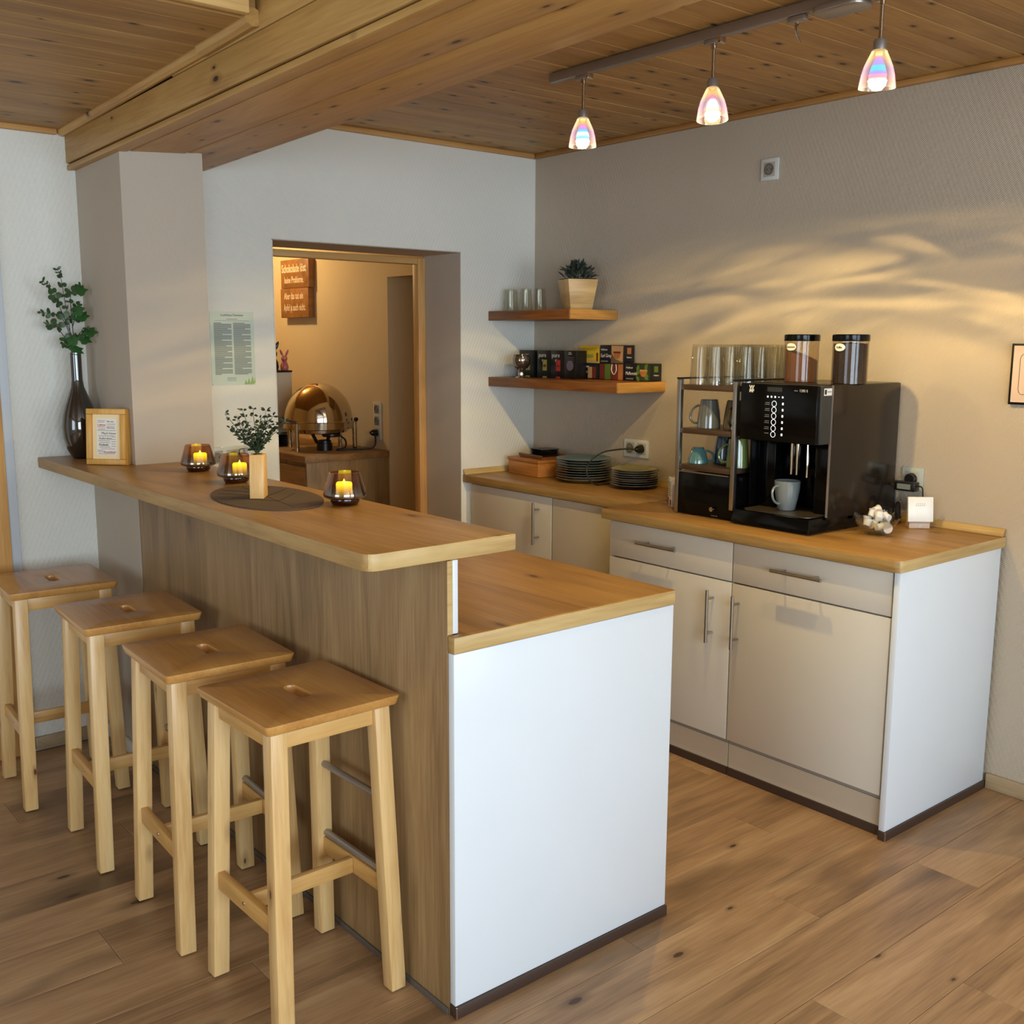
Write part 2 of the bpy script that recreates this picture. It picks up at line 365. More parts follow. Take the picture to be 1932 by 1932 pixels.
# painted reveals of the doorway
rev = S('trim_doorway', M().box(DX1-.004, DX1-.0005, -.001, WT, 0, DZ-.0005), T_SMOOTH)
S('lintel_reveal', M().box(DX0, DX1-.0005, -.001, WT, DZ-.004, DZ-.0005), T_SMOOTH, rev)
S('side_reveal', M().box(DX0+.0005, DX0+.004, -.001, WT, 0, DZ-.0005), W_WALL, rev)
df = S('door_1', M().box(DX1-.048, DX1-.005, .285, .335, 0, 1.949), PINE_POST, bevel=.004)
S('lintel', M().box(DX0+.006, DX1-.049, .285, .335, 1.918, 1.949), PINE_TRIM, df, bevel=.004)
S('side_jamb', M().box(DX0+.006, DX0+.048, .285, .335, 0, 1.917), PINE_POST, df, bevel=.004)
# pillar under the beam
S('pillar', M().box(-2.222, -1.932, -.455, -.0005, 0, 2.19), T_SMOOTH)
# ceilings
ceil = S('ceiling', M().box(-7.1, .3, -6.6, 3.4, H_CEIL+.012, H_CEIL+.1), PINE_X)
bw = .096
bmesh_r = mesh('ceiling_board', M().box(0, 1.82, .0008, bw-.0008, 0, .02), PINE_X, bevel=.0018, seg=1)
for k in range(40):
    P('ceiling_board', bmesh_r, None, ceil, loc=(-1.82, -.001-bw*(k+1), H_CEIL-.004+.0006*((k*7) % 3)))
# lower ceiling over the left part; it rises towards the room
TILT_L = .030
low = S('ceiling_low', M().hexa([(-7, -1.555, 2.312+TILT_L*1.555), (-2.26, -1.555, 2.312+TILT_L*1.555), (-2.26, 0, 2.312), (-7, 0, 2.312)],
        [(-7, -1.555, 2.45), (-2.26, -1.555, 2.45), (-2.26, 0, 2.45), (-7, 0, 2.45)]), PINE_X)
bm_l = mesh('ceiling_board', M().box(0, 2.6, .0008, bw-.0008, -.014, .006), PINE_X, bevel=.0018, seg=1)
for k in range(16):
    y = -.001-bw*(k+1)
    P('ceiling_board', bm_l, None, low, loc=(-4.87, y, 2.305-TILT_L*(y+bw/2)), rot=(-TILT_L, 0, 0))
S('fascia_lath', M().box(-5.2, -2.29, -1.585, -1.556, 2.336, 2.374), PINE_PALE, low, bevel=.003)
S('fascia_lath', M().box(-5.2, -2.275, -1.60, -1.556, 2.375, 2.45), PINE_PALE, low, bevel=.003)
# the clad beam, running from the wall towards the room, sagging towards the wall
TB = .021
def beam_pt(x, z, y): return (x, y, z-TB*y)
def beam_board(name, x0, z0, x1, z1, th, nx, nz, y0=-4.4, y1=-.002):
    # board between two lower edge lines, thickened along (nx, nz)
    q = [(x0, z0), (x1, z1), (x1+nx*th, z1+nz*th), (x0+nx*th, z0+nz*th)]
    m = M(); vs = [beam_pt(x, z, y0) for x, z in q]+[beam_pt(x, z, y1) for x, z in q]
    m.add(vs, [(0,1,2,3), (7,6,5,4), (0,4,5,1), (1,5,6,2), (2,6,7,3), (3,7,4,0)])
    return S(name, m, PINE_YS if nx else PINE_Y, beam, bevel=.004)
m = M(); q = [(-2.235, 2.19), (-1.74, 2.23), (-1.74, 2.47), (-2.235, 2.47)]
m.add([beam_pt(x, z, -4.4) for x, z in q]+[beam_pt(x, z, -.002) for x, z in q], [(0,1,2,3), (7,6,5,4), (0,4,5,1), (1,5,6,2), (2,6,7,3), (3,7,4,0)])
beam = S('ceiling_beam', m, simple('gap_shadow_timber', (70, 48, 28), .8, var=.1))  # core colour darkened to paint the shadow in the board gaps
beam_board('beam_board', -2.254, 2.177, -2.254, 2.275, .018, 1, 0)
beam_board('beam_board', -2.254, 2.2765, -2.254, 2.475, .018, 1, 0, y1=-1.0)
beam_board('corner_board', -2.252, 2.153, -2.192, 2.158, .019, 0, 1)
beam_board('beam_board', -2.184, 2.1605, -1.990, 2.174, .019, 0, 1)
beam_board('beam_board', -1.982, 2.1765, -1.727, 2.203, .019, 0, 1)
beam_board('beam_board', -1.727, 2.206, -1.727, 2.475, .018, -1, 0)
# quarter round along beam and low ceiling
def rail(name, pts, r, mat, parent=None, n=10):
    return S(name, M().tube(pts, r, n), mat, parent)
trim1 = rail('trim_1', [(-2.262, -.004, 2.288), (-2.262, -1.25, 2.288+TILT_L*1.25)], .019, PINE_Y)
rail('trim_piece', [(-2.266, -1.2505, 2.288+TILT_L*1.25), (-2.268, -1.56, 2.290+TILT_L*1.56)], .023, PINE_Y, trim1)
S('trim_2', M().box(-5, -2.283, -.022, -.0005, 2.272, 2.300), PINE_TRIM, bevel=.006)
S('trim_3', M().box(-1.726, -.024, -.024, -.0005, 2.432, 2.455), PINE_TRIM, bevel=.006)
S('trim_4', M().box(-.024, -.0005, -4.2, -.0005, 2.432, 2.455), wood('pine_trim_dark', (138, 90, 46), (164, 114, 62), (178, 130, 76), axis=1, knots=.15), bevel=.006)
# skirtings
S('baseboard_right', M().box(-.016, -.0005, -6.4, -2.466, 0, .056), SKIRT, bevel=.004)
S('baseboard_left', M().box(-2.50, -2.24, -.016, -.0005, 0, .05), SKIRT, bevel=.004)
S('baseboard_pillar', M().box(-2.238, -2.2225, -.43, -.0005, 0, .05), WHITEP, bevel=.004)
# pale strip and pine post at the far left
S('trim_5', M().box(-2.538, -2.502, -.012, -.0005, 0, 2.27), BLUESTRIP, bevel=.003)
S('door_2', M().box(-2.70, -2.540, -.04, -.0005, 0, 2.1), PINE_POST, bevel=.006)

# ------------------------------------------------------------------ room behind the doorway
IX = -.12
solid_wall('wall_inner_right', I_WALL, [(IX, .6, 1.173, 3.4, -.1, 2.6), (IX, .6, .312, 1.173, 1.91, 2.6), (.23, .6, .312, 1.173, -.1, 1.91)])
solid_wall('wall_inner_back', I_WALL, [(-3.2, IX, 3.2, 3.4, -.1, 2.6)])
solid_wall('wall_inner_left', I_WALL, [(-3.4, -3.2, .312, 3.4, -.1, 2.6)])
def lamp_light(name, loc, power, colr, radius=.02):
    d = bpy.data.lights.new(name, 'POINT'); d.energy = power; d.color = colr; d.shadow_soft_size = radius
    o = bpy.data.objects.new(name, d); col.objects.link(o); o.location = loc; return o
t = thing('ceiling_lamp', 'small round ceiling lamp in the room behind the doorway', 'lamp', (-.75, 2.35, H_CEIL))
P('base', M().lathe([(0, .008), (.05, .008), (.05, -.02), (0, -.02)], 24), SATIN, t)
P('bulb', M().lathe([(0, -.021), (.03, -.023), (.04, -.05), (.028, -.075), (0, -.085)], 20), simple('warm_bulb', (255, 220, 150), .5, emit=(255, 200, 110), es=6), t)
lamp_light('ceiling_lamp_light', (-.75, 2.35, H_CEIL-.14), 30, (1.0, .73, .36), .05)

# ------------------------------------------------------------------ bar and island
BZ = 1.116
def rounded(poly_pts, r_at, n=6):
    out = []; L = len(poly_pts)
    for i, p in enumerate(poly_pts):
        r = r_at.get(i, 0); p = Vector(p)
        if not r: out.append(tuple(p)); continue
        a = (Vector(poly_pts[i-1])-p).normalized(); b = (Vector(poly_pts[(i+1) % L])-p).normalized()
        s, e = p+a*r, p+b*r
        for k in range(n+1):
            t = k/n; out.append(tuple(s*(1-t)**2+2*p*t*(1-t)+e*t*t))
    return out
def slab(name, poly, z0, z1, top_mat, edge_mat, label, cat, edge2=None):
    """worktop slab whose edge band has its own grain; faces by direction"""
    m = M().prism(poly, z0, z1); me = mesh(name, m, top_mat, bevel=.0025, seg=2)
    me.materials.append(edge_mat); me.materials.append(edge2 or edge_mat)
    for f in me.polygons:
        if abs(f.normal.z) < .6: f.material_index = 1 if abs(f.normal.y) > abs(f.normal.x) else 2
    o = P(name, me, None); return tag(o, label, cat)
bar = rounded([(-2.4206, -2.2907), (-2.0226, -2.2907), (-2.0226, -.457), (-2.224, -.457), (-2.224, -.0015), (-2.4206, -.0015)], {0: .035, 1: .006})
slab('bar_counter', bar, BZ-.0375, BZ, OAK_TOP, OAK_EDGE, 'long oak bar top with rounded corner that the candles stand on', 'bar counter', OAK_EDGE_Y)
t = thing('bar_partition', 'tall oak-grain panel under the bar top behind the four stools', 'partition', (-2.21, -2.292, 0))
P('front_board', M().box(-.01, .005, 0, 1.835, .0, BZ-.0385), OAK_PANEL, t, bevel=.001)
P('edge_band', M().box(-.0095, .0046, -.0012, -.0001, .913, BZ-.0385), OAK_EDGE, t)
P('seal_strip', M().box(-.016, -.0102, 0, 1.835, 0, .016), GREYSTRIP, t, bevel=.002)
wp = P('back_board', M().box(.0055, .020, .0, 1.83, .912, BZ-.0385), WHITE, t, bevel=.001); wp['label'] = 'white back board of the bar above the island worktop'
slab('island_worktop', rounded([(-2.220, -2.318), (-1.502, -2.318), (-1.502, -.002), (-1.90, -.002), (-1.90, -.458), (-2.189, -.458), (-2.189, -2.2935), (-2.220, -2.2935)], {1: .008}), .8735, .911, OAK_TOP, OAK_EDGE,
     'lower oak worktop of the white island in front of the bar', 'worktop', OAK_EDGE_Y)
t = thing('island_cabinet', 'white island cabinet with large blank end panel below the oak worktop', 'cabinet', (-1.85, -1.2, 0))
P('end_panel', M().box(-.369, .342, -1.115, -1.094, .03, .8725), WHITE, t, bevel=.0015)
P('body', M().box(-.327, .318, -1.0935, .735, .1, .8725), WHITE, t, bevel=.001)
P('rear_body', M().box(-.07, .318, .736, 1.19, .1, .8725), WHITE, t, bevel=.001)
P('plinth', M().box(-.327, .27, -1.0935, .735, .0, .099), PLINTH, t)
P('skirting', M().box(-.370, .345, -1.121, -1.094, 0, .029), DARKSKIRT, t, bevel=.002)
P('corner_bead', M().box(-.3715, -.3685, -1.1225, -1.119, .0, .03), ALU, t)
for k in range(4):
    d = P('door', M().box(.3185, .337, -1.075+k*.566, -1.075+k*.566+.562, .12, .858), CREAM, t, bevel=.0015)
    P('handle', M().tube([(.366, -1.0+k*.566, .55), (.366, -1.0+k*.566, .75)], .006, 10), STEEL, d)

# ------------------------------------------------------------------ base units along the right-hand wall
slab('deep_worktop', rounded([(-.666, -2.466), (-.0008, -2.466), (-.0008, -1.182), (-.666, -1.182)], {0: .028, 3: .006}), .8625, .9, OAK_TOP, OAK_EDGE,
     'deep oak worktop carrying the coffee machine', 'worktop', OAK_EDGE_Y)
slab('narrow_worktop', rounded([(-.458, -1.1815), (-.0008, -1.1815), (-.0008, -.0008), (-.458, -.0008)], {}), .8625, .9, OAK_TOP, OAK_EDGE,
     'narrow oak worktop with stacked plates below the shelves', 'worktop', OAK_EDGE_Y)
def upstand(pts_wall, nrm, label):
    (x0, y0), (x1, y1) = pts_wall; nx, ny = nrm
    m = M(); prof = [(.0008, .9005), (.022, .9005), (.016, .912), (.006, .926), (.0008, .926)]
    vs = [(x0+nx*d, y0+ny*d, z) for d, z in prof]+[(x1+nx*d, y1+ny*d, z) for d, z in prof]; n = len(prof)
    m.add(vs, [tuple(range(n)), tuple(range(2*n-1, n-1, -1))]+[(i, n+i, n+(i+1) % n, (i+1) % n) for i in range(n)])
    return tag(P('worktop_upstand', m, OAK_EDGE_Y if nx else OAK_EDGE, bevel=.001), label, 'trim')
upstand([(0, -2.462), (0, -1.19)], (-1, 0), 'oak wall strip at the back of the deep worktop')
upstand([(0, -1.18), (0, -.025)], (-1, 0), 'oak wall strip behind the stacked plates')
upstand([(-.456, 0), (-.001, 0)], (0, -1), 'short oak wall strip beside the wooden tea box')
BAR = mesh('handle', M().tube([(-.036, -.098, 0), (-.036, .098, 0)], .0062, 12), STEEL)
BARV = mesh('handle', M().tube([(-.036, 0, -.096), (-.036, 0, .096)], .0062, 12), STEEL)
POST_Y = mesh('handle_post', M().tube([(-.036, 0, 0), (0, 0, 0)], .0042, 8), STEEL)
def handle(parent, loc, vert=False):
    h = P('handle', BARV if vert else BAR, None, parent, loc=loc)
    for s in (-1, 1):
        P('handle_post', POST_Y, None, parent, loc=(loc[0], loc[1]+(0 if vert else s*.064), loc[2]+(s*.064 if vert else 0)))
def front(parent, name, y0, y1, z0, z1, x=-.645): return P(name, M().box(x, x+.019, y0, y1, z0, z1), CREAM, parent, bevel=.0015)
for n, (ya, yb, lab) in enumerate([(-1.818, -1.212, 'cream base cabinet half hidden behind the island worktop'), (-2.432, -1.82, 'wide cream base cabinet under the coffee machine, beside the white end panel')]):
    t = thing('base_cabinet', lab, 'cabinet', (0, 0, 0), group='cream base cabinets')
    P('body', M().box(-.625, -.02, ya+.001, yb-.001, .12, .8615), BLACK_GAP if False else simple('carcass', (150, 142, 132), .6, var=.02), t)
    d = front(t, 'drawer', ya+.002, yb-.002, .719, .857); yc = (-1.485, -2.103)[n]
    handle(d, (-.645, yc, .796))
    d = front(t, 'door', ya+.002, yb-.002, .138, .7135); handle(d, (-.645, (-1.74, -1.853)[n], .582), True)
    P('plinth', M().box(-.628, -.58, ya+.001, yb-.001, .03, .119), PLINTH, t)
    P('skirting', M().box(-.634, -.60, ya+.001, yb-.001, 0, .0295), DARKSKIRT, t)
t = thing('cabinet_end_panel', 'white end panel closing the cabinet row beside the baseboard', 'panel', (-.34, -2.45, 0))
P('board', M().box(-.314, .318, -.0105, .0105, .03, .8615), WHITE, t, bevel=.0015)
P('skirting', M().box(-.318, .318, -.0165, .0105, 0, .0295), DARKSKIRT, t, bevel=.002)
P('corner_bead', M().box(-.3195, -.3165, -.018, -.015, 0, .03), ALU, t)
for n, (ya, yb, hy, lab) in enumerate([(-.638, -.044, -.552, 'cream low cabinet nearest the corner, with upright bar handle'), (-1.18, -.642, None, 'cream low cabinet below the plates, beside the deep worktop')]):
    t = thing('base_cabinet', lab, 'cabinet', (0, 0, 0), group='cream base cabinets')
    P('body', M().box(-.42, -.02, ya+.001, yb-.001, .12, .8615), bpy.data.materials['carcass'], t)
    d = front(t, 'door', ya+.002, yb-.002, .138, .857, x=-.44)
    if hy: handle(d, (-.44, hy, .731), True)
    P('plinth', M().box(-.42, -.38, ya+.001, yb-.001, .0, .119), PLINTH, t)
P_ = tag(P('filler_strip', M().box(-.436, -.42, -.043, -.0008, .0, .8615), WHITE), 'narrow white filler strip between cabinet and doorway wall', 'filler')

# ------------------------------------------------------------------ bar stools
def leg_mesh(sx, sy):
    b = Vector((sx*.150, sy*.165, 0)); tp = Vector((sx*.132, sy*.137, .715)); h = .0205
    q = lambda c: [(c.x-h, c.y-h*.95, c.z), (c.x+h, c.y-h*.95, c.z), (c.x+h, c.y+h*.95, c.z), (c.x-h, c.y+h*.95, c.z)]
    b.z = .004
    return mesh('leg', M().hexa(q(b), q(tp)), BIRCH_LEG, bevel=.003)
def seat_mesh():
    me = bpy.data.meshes.new('seat'); bm = bmesh.new()
    w, d, z0, z1 = .172, .178, .716, .740
    slot = [(x*1, y*1) for x, y in M().rrect(.032, .096, .0155, 5)]
    outer = M().rrect(2*w, 2*d, .012, 4)
    def ring(pts, z): return [bm.verts.new((x, y, z)) for x, y in pts]
    ot, ob, it, ib = ring(outer, z1), ring([(x*.965, y*.965) for x, y in outer], z0), ring(slot, z1), ring(slot, z0)
    def wall(a, b, flip):
        n = len(a)
        for i in range(n):
            f = [a[i], a[(i+1) % n], b[(i+1) % n], b[i]]; bm.faces.new(f if not flip else f[::-1])
    wall(ot, ob, True); wall(it, ib, False)
    for o_, i_ in ((ot, it), (ob, ib)):
        es = []
        for r in (o_, i_):
            for k in range(len(r)):
                e = bm.edges.get((r[k], r[(k+1) % len(r)])) or bm.edges.new((r[k], r[(k+1) % len(r)])); es.append(e)
        bmesh.ops.triangle_fill(bm, use_beauty=True, edges=es)
    bmesh.ops.recalc_face_normals(bm, faces=bm.faces)
    es = [e for e in bm.edges if len(e.link_faces) == 2 and e.calc_face_angle(0) > math.radians(50)]
    bmesh.ops.bevel(bm, geom=es, offset=.0035, segments=2, affect='EDGES', profile=.5)
    bm.to_mesh(me); bm.free(); me.materials.append(BIRCH_SEAT)
    me.polygons.foreach_set('use_smooth', [abs(p_.normal.z) < .98 for p_ in me.polygons]); me.set_sharp_from_angle(angle=math.radians(35))
    return me
def make_stool():
    t = thing('bar_stool', 'x', 'stool', group='wooden bar stools at the bar')
    P('seat', seat_mesh(), None, t)
    for sx, sy in ((-1,-1), (1,-1), (1,1), (-1,1)):
        l = P('leg', leg_mesh(sx, sy), None, t)
        P('foot_pad', M().lathe([(0, 0), (.012, 0), (.012, .0038), (0, .0038)], 12, (sx*.150, sy*.165, 0)), BLACK_SAT, l)
    for s in (-1, 1):
        P('apron', M().box(-.112, .112, s*.139-.0085, s*.139+.0085, .672, .7155), BIRCH_RAILX, t, bevel=.0015)
        P('apron', M().box(s*.135-.0085, s*.135+.0085, -.115, .115, .672, .7155), BIRCH_RAIL, t, bevel=.0015)
        r = P('stretcher', M().box(s*.1455-.009, s*.1455+.009, -.137, .137, .237, .281), BIRCH_RAIL, t, bevel=.0015)
        P('screw', M().tube([(s*.1545, 0, .259), (s*.1565, 0, .259)], .004, 8), STEEL, r)
    P('cross_rail', M().box(-.136, .136, -.0085, .0085, .239, .279), BIRCH_RAILX, t, bevel=.0015)
    P('foot_tube', M().tube([(.1455, -.138, .2905), (.1455, .138, .2905)], .009, 10), SATIN, t)
    P('foot_tube', M().tube([(.139, -.130, .482), (.139, .130, .482)], .0085, 10), SATIN, t)
    return t
st = make_stool(); st.location = (-2.414, -1.962, 0); st.rotation_euler.z = math.radians(1.0)
st['label'] = 'birch bar stool nearest the viewer, in front of the white island end'
dup(st, (-2.436, -1.505, 0), math.radians(-2.5), 'birch bar stool second from the white island end')
dup(st, (-2.452, -.955, 0), math.radians(-3.0), 'birch bar stool third from the white island end')
dup(st, (-2.505, -.385, 0), math.radians(-3), 'birch bar stool furthest back, beside the pine post')

# ------------------------------------------------------------------ track lights
TX = -1.012
t = thing('light_track', 'grey ceiling track carrying the glass lamps', 'track light', (TX, -1.3, H_CEIL-.004))
P('rail', M().box(-.0125, .0125, -2.6, .045, -.034, -.004), SATIN, t, bevel=.002)
can = M().prism(M().rrect(.085, .15, .03, 6), -.052, -.0345); P('canopy', can, SATIN, t, bevel=.004, loc=(0, -1.095, 0))
P('clip', M().box(-.011, .011, -.985, -.93, -.05, -.0345), SATIN, t, bevel=.003)
P('clip_pin', M().tube([(0, -.955, -.05), (0, -.955, -.062), (.004, -.955, -.082), (.008, -.965, -.102)], [.006, .006, .003, .0012], 8), CHROME, t)
def dichroic(name, stops):
    m, nt, b = nm(name); L = nt.links.new
    tc = N(nt, 'TexCoord'); sp = N(nt, 'SeparateXYZ'); L(tc.outputs['Object'], sp.inputs[0])
    mr = N(nt, 'MapRange', i_1=-.100, i_2=-.032); L(sp.outputs[2], mr.inputs[0])
    c = ramp(nt, mr.outputs[0], stops); L(c, b.inputs['Emission Color']); b.inputs['Emission Strength'].default_value = 1.25
    b.inputs['Base Color'].default_value = C(90, 80, 90); b.inputs['Roughness'].default_value = .15
    return m
HOT = simple('halogen_glow', (255, 245, 220), .4, emit=(255, 236, 170), es=14)
SH = glass('lamp_glass', (250, 246, 240), refl=2.2, rough=.03, grad=((-.22, (250, 236, 220), .22), (-.13, (246, 240, 225), .12)))
def lamp_pattern(o, az, power):
    """the faceted shade breaks the bulb's light into fine streaks towards the walls"""
    d = o.data; d.use_nodes = True; nt = d.node_tree; L = nt.links.new; em = nt.nodes['Emission']
    ge = N(nt, 'TexCoord'); sp = N(nt, 'SeparateXYZ'); L(ge.outputs['Normal'], sp.inputs[0])
    z = sp.outputs[2]                                   # 1 = straight down of the lamp's axis
    az_n = math_n(nt, 'ARCTAN2', sp.outputs[1], sp.outputs[0])
    el = math_n(nt, 'ARCSINE', z)
    cx = N(nt, 'CombineXYZ'); L(math_n(nt, 'MULTIPLY', az_n, 1.3), cx.inputs[0]); L(math_n(nt, 'MULTIPLY', el, 8.5), cx.inputs[1]); cx.inputs[2].default_value = az
    no = N(nt, 'TexNoise', i_Scale=1.0, i_Detail=2.5, i_Distortion=1.4); L(cx.outputs[0], no.inputs['Vector'])
    st = N(nt, 'MapRange', i_1=.40, i_2=.68, i_3=.08, i_4=1.45); st.interpolation_type = 'SMOOTHSTEP'; L(no.outputs[0], st.inputs[0])
    el_d = math_n(nt, 'MULTIPLY', el, 180/PI)
    band = N(nt, 'MapRange', i_1=8.0, i_2=24.0, i_3=0.0, i_4=1.0); band.interpolation_type = 'SMOOTHSTEP'; L(el_d, band.inputs[0])
    bandlo = N(nt, 'MapRange', i_1=26.0, i_2=38.0, i_3=1.0, i_4=0.0); bandlo.interpolation_type = 'SMOOTHSTEP'; L(el_d, bandlo.inputs[0])
    core = N(nt, 'MapRange', i_1=20.0, i_2=36.0, i_3=0.0, i_4=1.0); core.interpolation_type = 'SMOOTHSTEP'; L(el_d, core.inputs[0])
    streak = math_n(nt, 'MULTIPLY', math_n(nt, 'MULTIPLY', band.outputs[0], bandlo.outputs[0]), st.outputs[0])
    tot = math_n(nt, 'ADD', streak, core.outputs[0])
    L(math_n(nt, 'MULTIPLY', tot, 1.0), em.inputs['Strength'])
def make_lamp(y, label, stops, tilt, seed, power):
    t = thing('pendant_spot', label, 'lamp', (TX, y, H_CEIL-.036), group='glass lamps on the ceiling track')
    P('adapter', M().box(-.012, .012, -.03, .03, -.016, -.0015), SATIN, t, bevel=.003)
    P('adapter_stop', M().box(-.013, .013, -.034, -.024, -.020, .004), CHROME, t, bevel=.002)
    P('rod', M().tube([(0, 0, -.016), (0, 0, -.030), (0, 0, -.031), (0, 0, -.118)], [.009, .008, .0052, .0052], 12), CHROME, t)
    R = (math.radians(tilt[0]), math.radians(tilt[1]), 0)
    def part(n, prof, mat): return P(n, M().lathe(prof, 32), mat, t, loc=(0, 0, -.112), rot=R)
    piv = .112
    P('cap', M().lathe([(0, -.0), (.013, -.0), (.0165, -.006), (.0165, -.026), (0, -.026)], 24), SATIN, t, loc=(0, 0, -piv), rot=R)
    g = [(.0185, -.028), (.021, -.034), (.027, -.046), (.036, -.066), (.0415, -.086), (.045, -.108), (.0462, -.119), (.0432, -.1195), (.0385, -.088), (.033, -.067), (.024, -.047), (.0165, -.034), (.0165, -.029)]
    m = M().lathe([(r, z-piv) for r, z in g], 36).xf(Matrix.Translation((0, 0, piv)))
    me = mesh('shade', M().lathe(g, 36), glass_shade); P('shade', me, None, t, loc=(0, 0, -piv), rot=R)
    d = [(.0115, -.030), (.0125, -.044), (.017, -.062), (.0235, -.082), (.0255, -.088), (.0225, -.089), (.0225, -.098), (.026, -.100)]
    P('reflector', mesh('reflector', M().lathe(d, 28), dichroic('dichroic_glass', stops)), None, t, loc=(0, 0, -piv), rot=R)
    P('bulb', M().lathe([(0, -.101), (.0235, -.101), (.021, -.112), (.012, -.122), (0, -.125)], 20), HOT, t, loc=(0, 0, -piv), rot=R)
    l = lamp_light('pendant_spot_light', (TX, y, H_CEIL-.036-piv-.118), power, (1.0, .715, .262), .012)
    l.rotation_euler = (PI, 0, 0); lamp_pattern(l, seed, power)
    return t
def shade_mat():
    m, nt, b = nm('lamp_shade_glass'); L = nt.links.new; nt.nodes.remove(b); out = nt.nodes['Material Output']
    tr = N(nt, 'BsdfTransparent'); tr.inputs[0].default_value = (.96, .93, .90, 1); gl = N(nt, 'BsdfGlossy'); gl.inputs['Roughness'].default_value = .03
    lw = N(nt, 'LayerWeight', i_Blend=.35); tc = N(nt, 'TexCoord'); sp = N(nt, 'SeparateXYZ'); L(tc.outputs['Object'], sp.inputs[0])
    mr = N(nt, 'MapRange', i_1=-.12, i_2=-.03); L(sp.outputs[2], mr.inputs[0])
    c = ramp(nt, mr.outputs[0], [(0, (1, .93, .62, 1)), (.14, (1.0, .55, .42, 1)), (.5, (.55, .35, .5, 1)), (.85, (.9, .6, .25, 1)), (1, (1, .8, .4, 1))])
    em = N(nt, 'Emission'); L(c, em.inputs[0]); L(math_n(nt, 'MULTIPLY_ADD', lw.outputs['Facing'], .75, .05), em.inputs[1])
    mx = N(nt, 'MixShader'); L(math_n(nt, 'MULTIPLY', lw.outputs['Fresnel'], .8), mx.inputs[0]); L(tr.outputs[0], mx.inputs[1]); L(gl.outputs[0], mx.inputs[2])
    ad = N(nt, 'AddShader'); L(mx.outputs[0], ad.inputs[0]); L(em.outputs[0], ad.inputs[1]); L(ad.outputs[0], out.inputs[0]); return m
glass_shade = shade_mat()
cy, mg, og, vi, wh, ye = (.02, .75, 1.0, 1), (1.0, .18, .62, 1), (1.0, .52, .06, 1), (.35, .30, .95, 1), (1.2, 1.2, 1.15, 1), (1, .88, .35, 1)
LP = 80
make_lamp(-1.415, 'small glass spot lamp with blue glow, nearest the room corner', [(0, wh), (.12, cy), (.32, wh), (.42, cy), (.55, vi), (.72, mg), (.88, og), (1, ye)], (0, 0), 1.3, LP)
make_lamp(-1.968, 'glass spot lamp with yellow white glow in the middle of the track', [(0, ye), (.2, wh), (.45, wh), (.6, mg), (.75, (1, .4, .35, 1)), (1, og)], (-5, 4), 5.1, LP*1.25)
make_lamp(-2.512, 'glass spot lamp with turquoise band, past the track canopy', [(0, wh), (.1, (1, .35, .4, 1)), (.25, vi), (.38, cy), (.5, cy), (.55, vi), (.72, vi), (.8, mg), (.9, ye), (1, og)], (3, -3), 9.7, LP)

# ------------------------------------------------------------------ floating shelves
def shelf(name, z, y_end, label):
    t = thing(name, label, 'shelf', (-.15, y_end/2, z))
    L = -y_end
    P('board', M().box(-.148, .149, -L/2+.012, L/2-.001, -.045, 0), SHELF, t, bevel=.002)
    P('end_board', M().box(-.148, .149, -L/2, -L/2+.0118, -.045, 0), SHELF_END, t, bevel=.002)
shelf('floating_shelf', 1.69, -.593, 'short upper wooden corner shelf holding glasses and potted plant')
shelf('floating_shelf', 1.372, -.90, 'long lower wooden corner shelf holding the tea boxes')
SZ1, SZ2 = 1.6905, 1.3725

# tumblers on the upper shelf
def tumbler(label, loc, r0, r1, h, group, name='drinking_glass', w=.0022, flip=True, mat=None):
    prof = [(0, 0), (r0-.001, 0), (r0, .001), (r1, h), (r1-w, h), (r0-w, .006), (0, .006)]
    if flip: prof = [(r, h-z) for r, z in prof]
    o = P(name, M().lathe(prof, 28), mat or GLASS, loc=loc); return tag(o, label, 'glass', group)
tumbler('rounded clear glass at the wall end of the upper shelf', (-.20, -.055, SZ1), .031, .037, .105, 'glasses on the upper shelf')
tumbler('tall clear glass in the middle of three on the upper shelf', (-.20, -.168, SZ1), .026, .034, .105, 'glasses on the upper shelf')
tumbler('clear glass next to the bamboo flower pot', (-.20, -.268, SZ1), .026, .034, .103, 'glasses on the upper shelf')

LEAF_DULL = simple('grey_green_leaf', (62, 72, 62), .5, var=.25)
def leaf(m, p, d, n, L, W, bend=.2):
    d = Vector(d).normalized(); n = Vector(n); s = d.cross(n).normalized(); n = s.cross(d).normalized(); p = Vector(p)
    pts = [p, p+d*L*.3+s*W*.42+n*bend*L*.08, p+d*L*.62+s*W*.5+n*bend*L*.1, p+d*L-n*bend*L*.3, p+d*L*.62-s*W*.5+n*bend*L*.1, p+d*L*.3-s*W*.42+n*bend*L*.08, p+d*L*.5-n*bend*L*.02]
    m.add(pts, [(0,1,6), (1,2,6), (2,3,6), (3,4,6), (4,5,6), (5,0,6)])
rnd = random.Random(3)
t = thing('potted_plant', 'grey-green leafy plant in tapered bamboo pot on the upper shelf', 'plant', (-.135, -.462, SZ1), math.radians(-22.6))
pot = M(); a, b = .053, .073
sq = lambda r, z: [(-r, -r, z), (r, -r, z), (r, r, z), (-r, r, z)]
P('pot', pot.hexa(sq(a, 0), sq(b, .138)), BAMBOO, t, bevel=.002)
P('soil', M().box(-.066, .066, -.066, .066, .1385, .142), simple('soil', (40, 32, 26), .9, var=.2), t)
m = M()
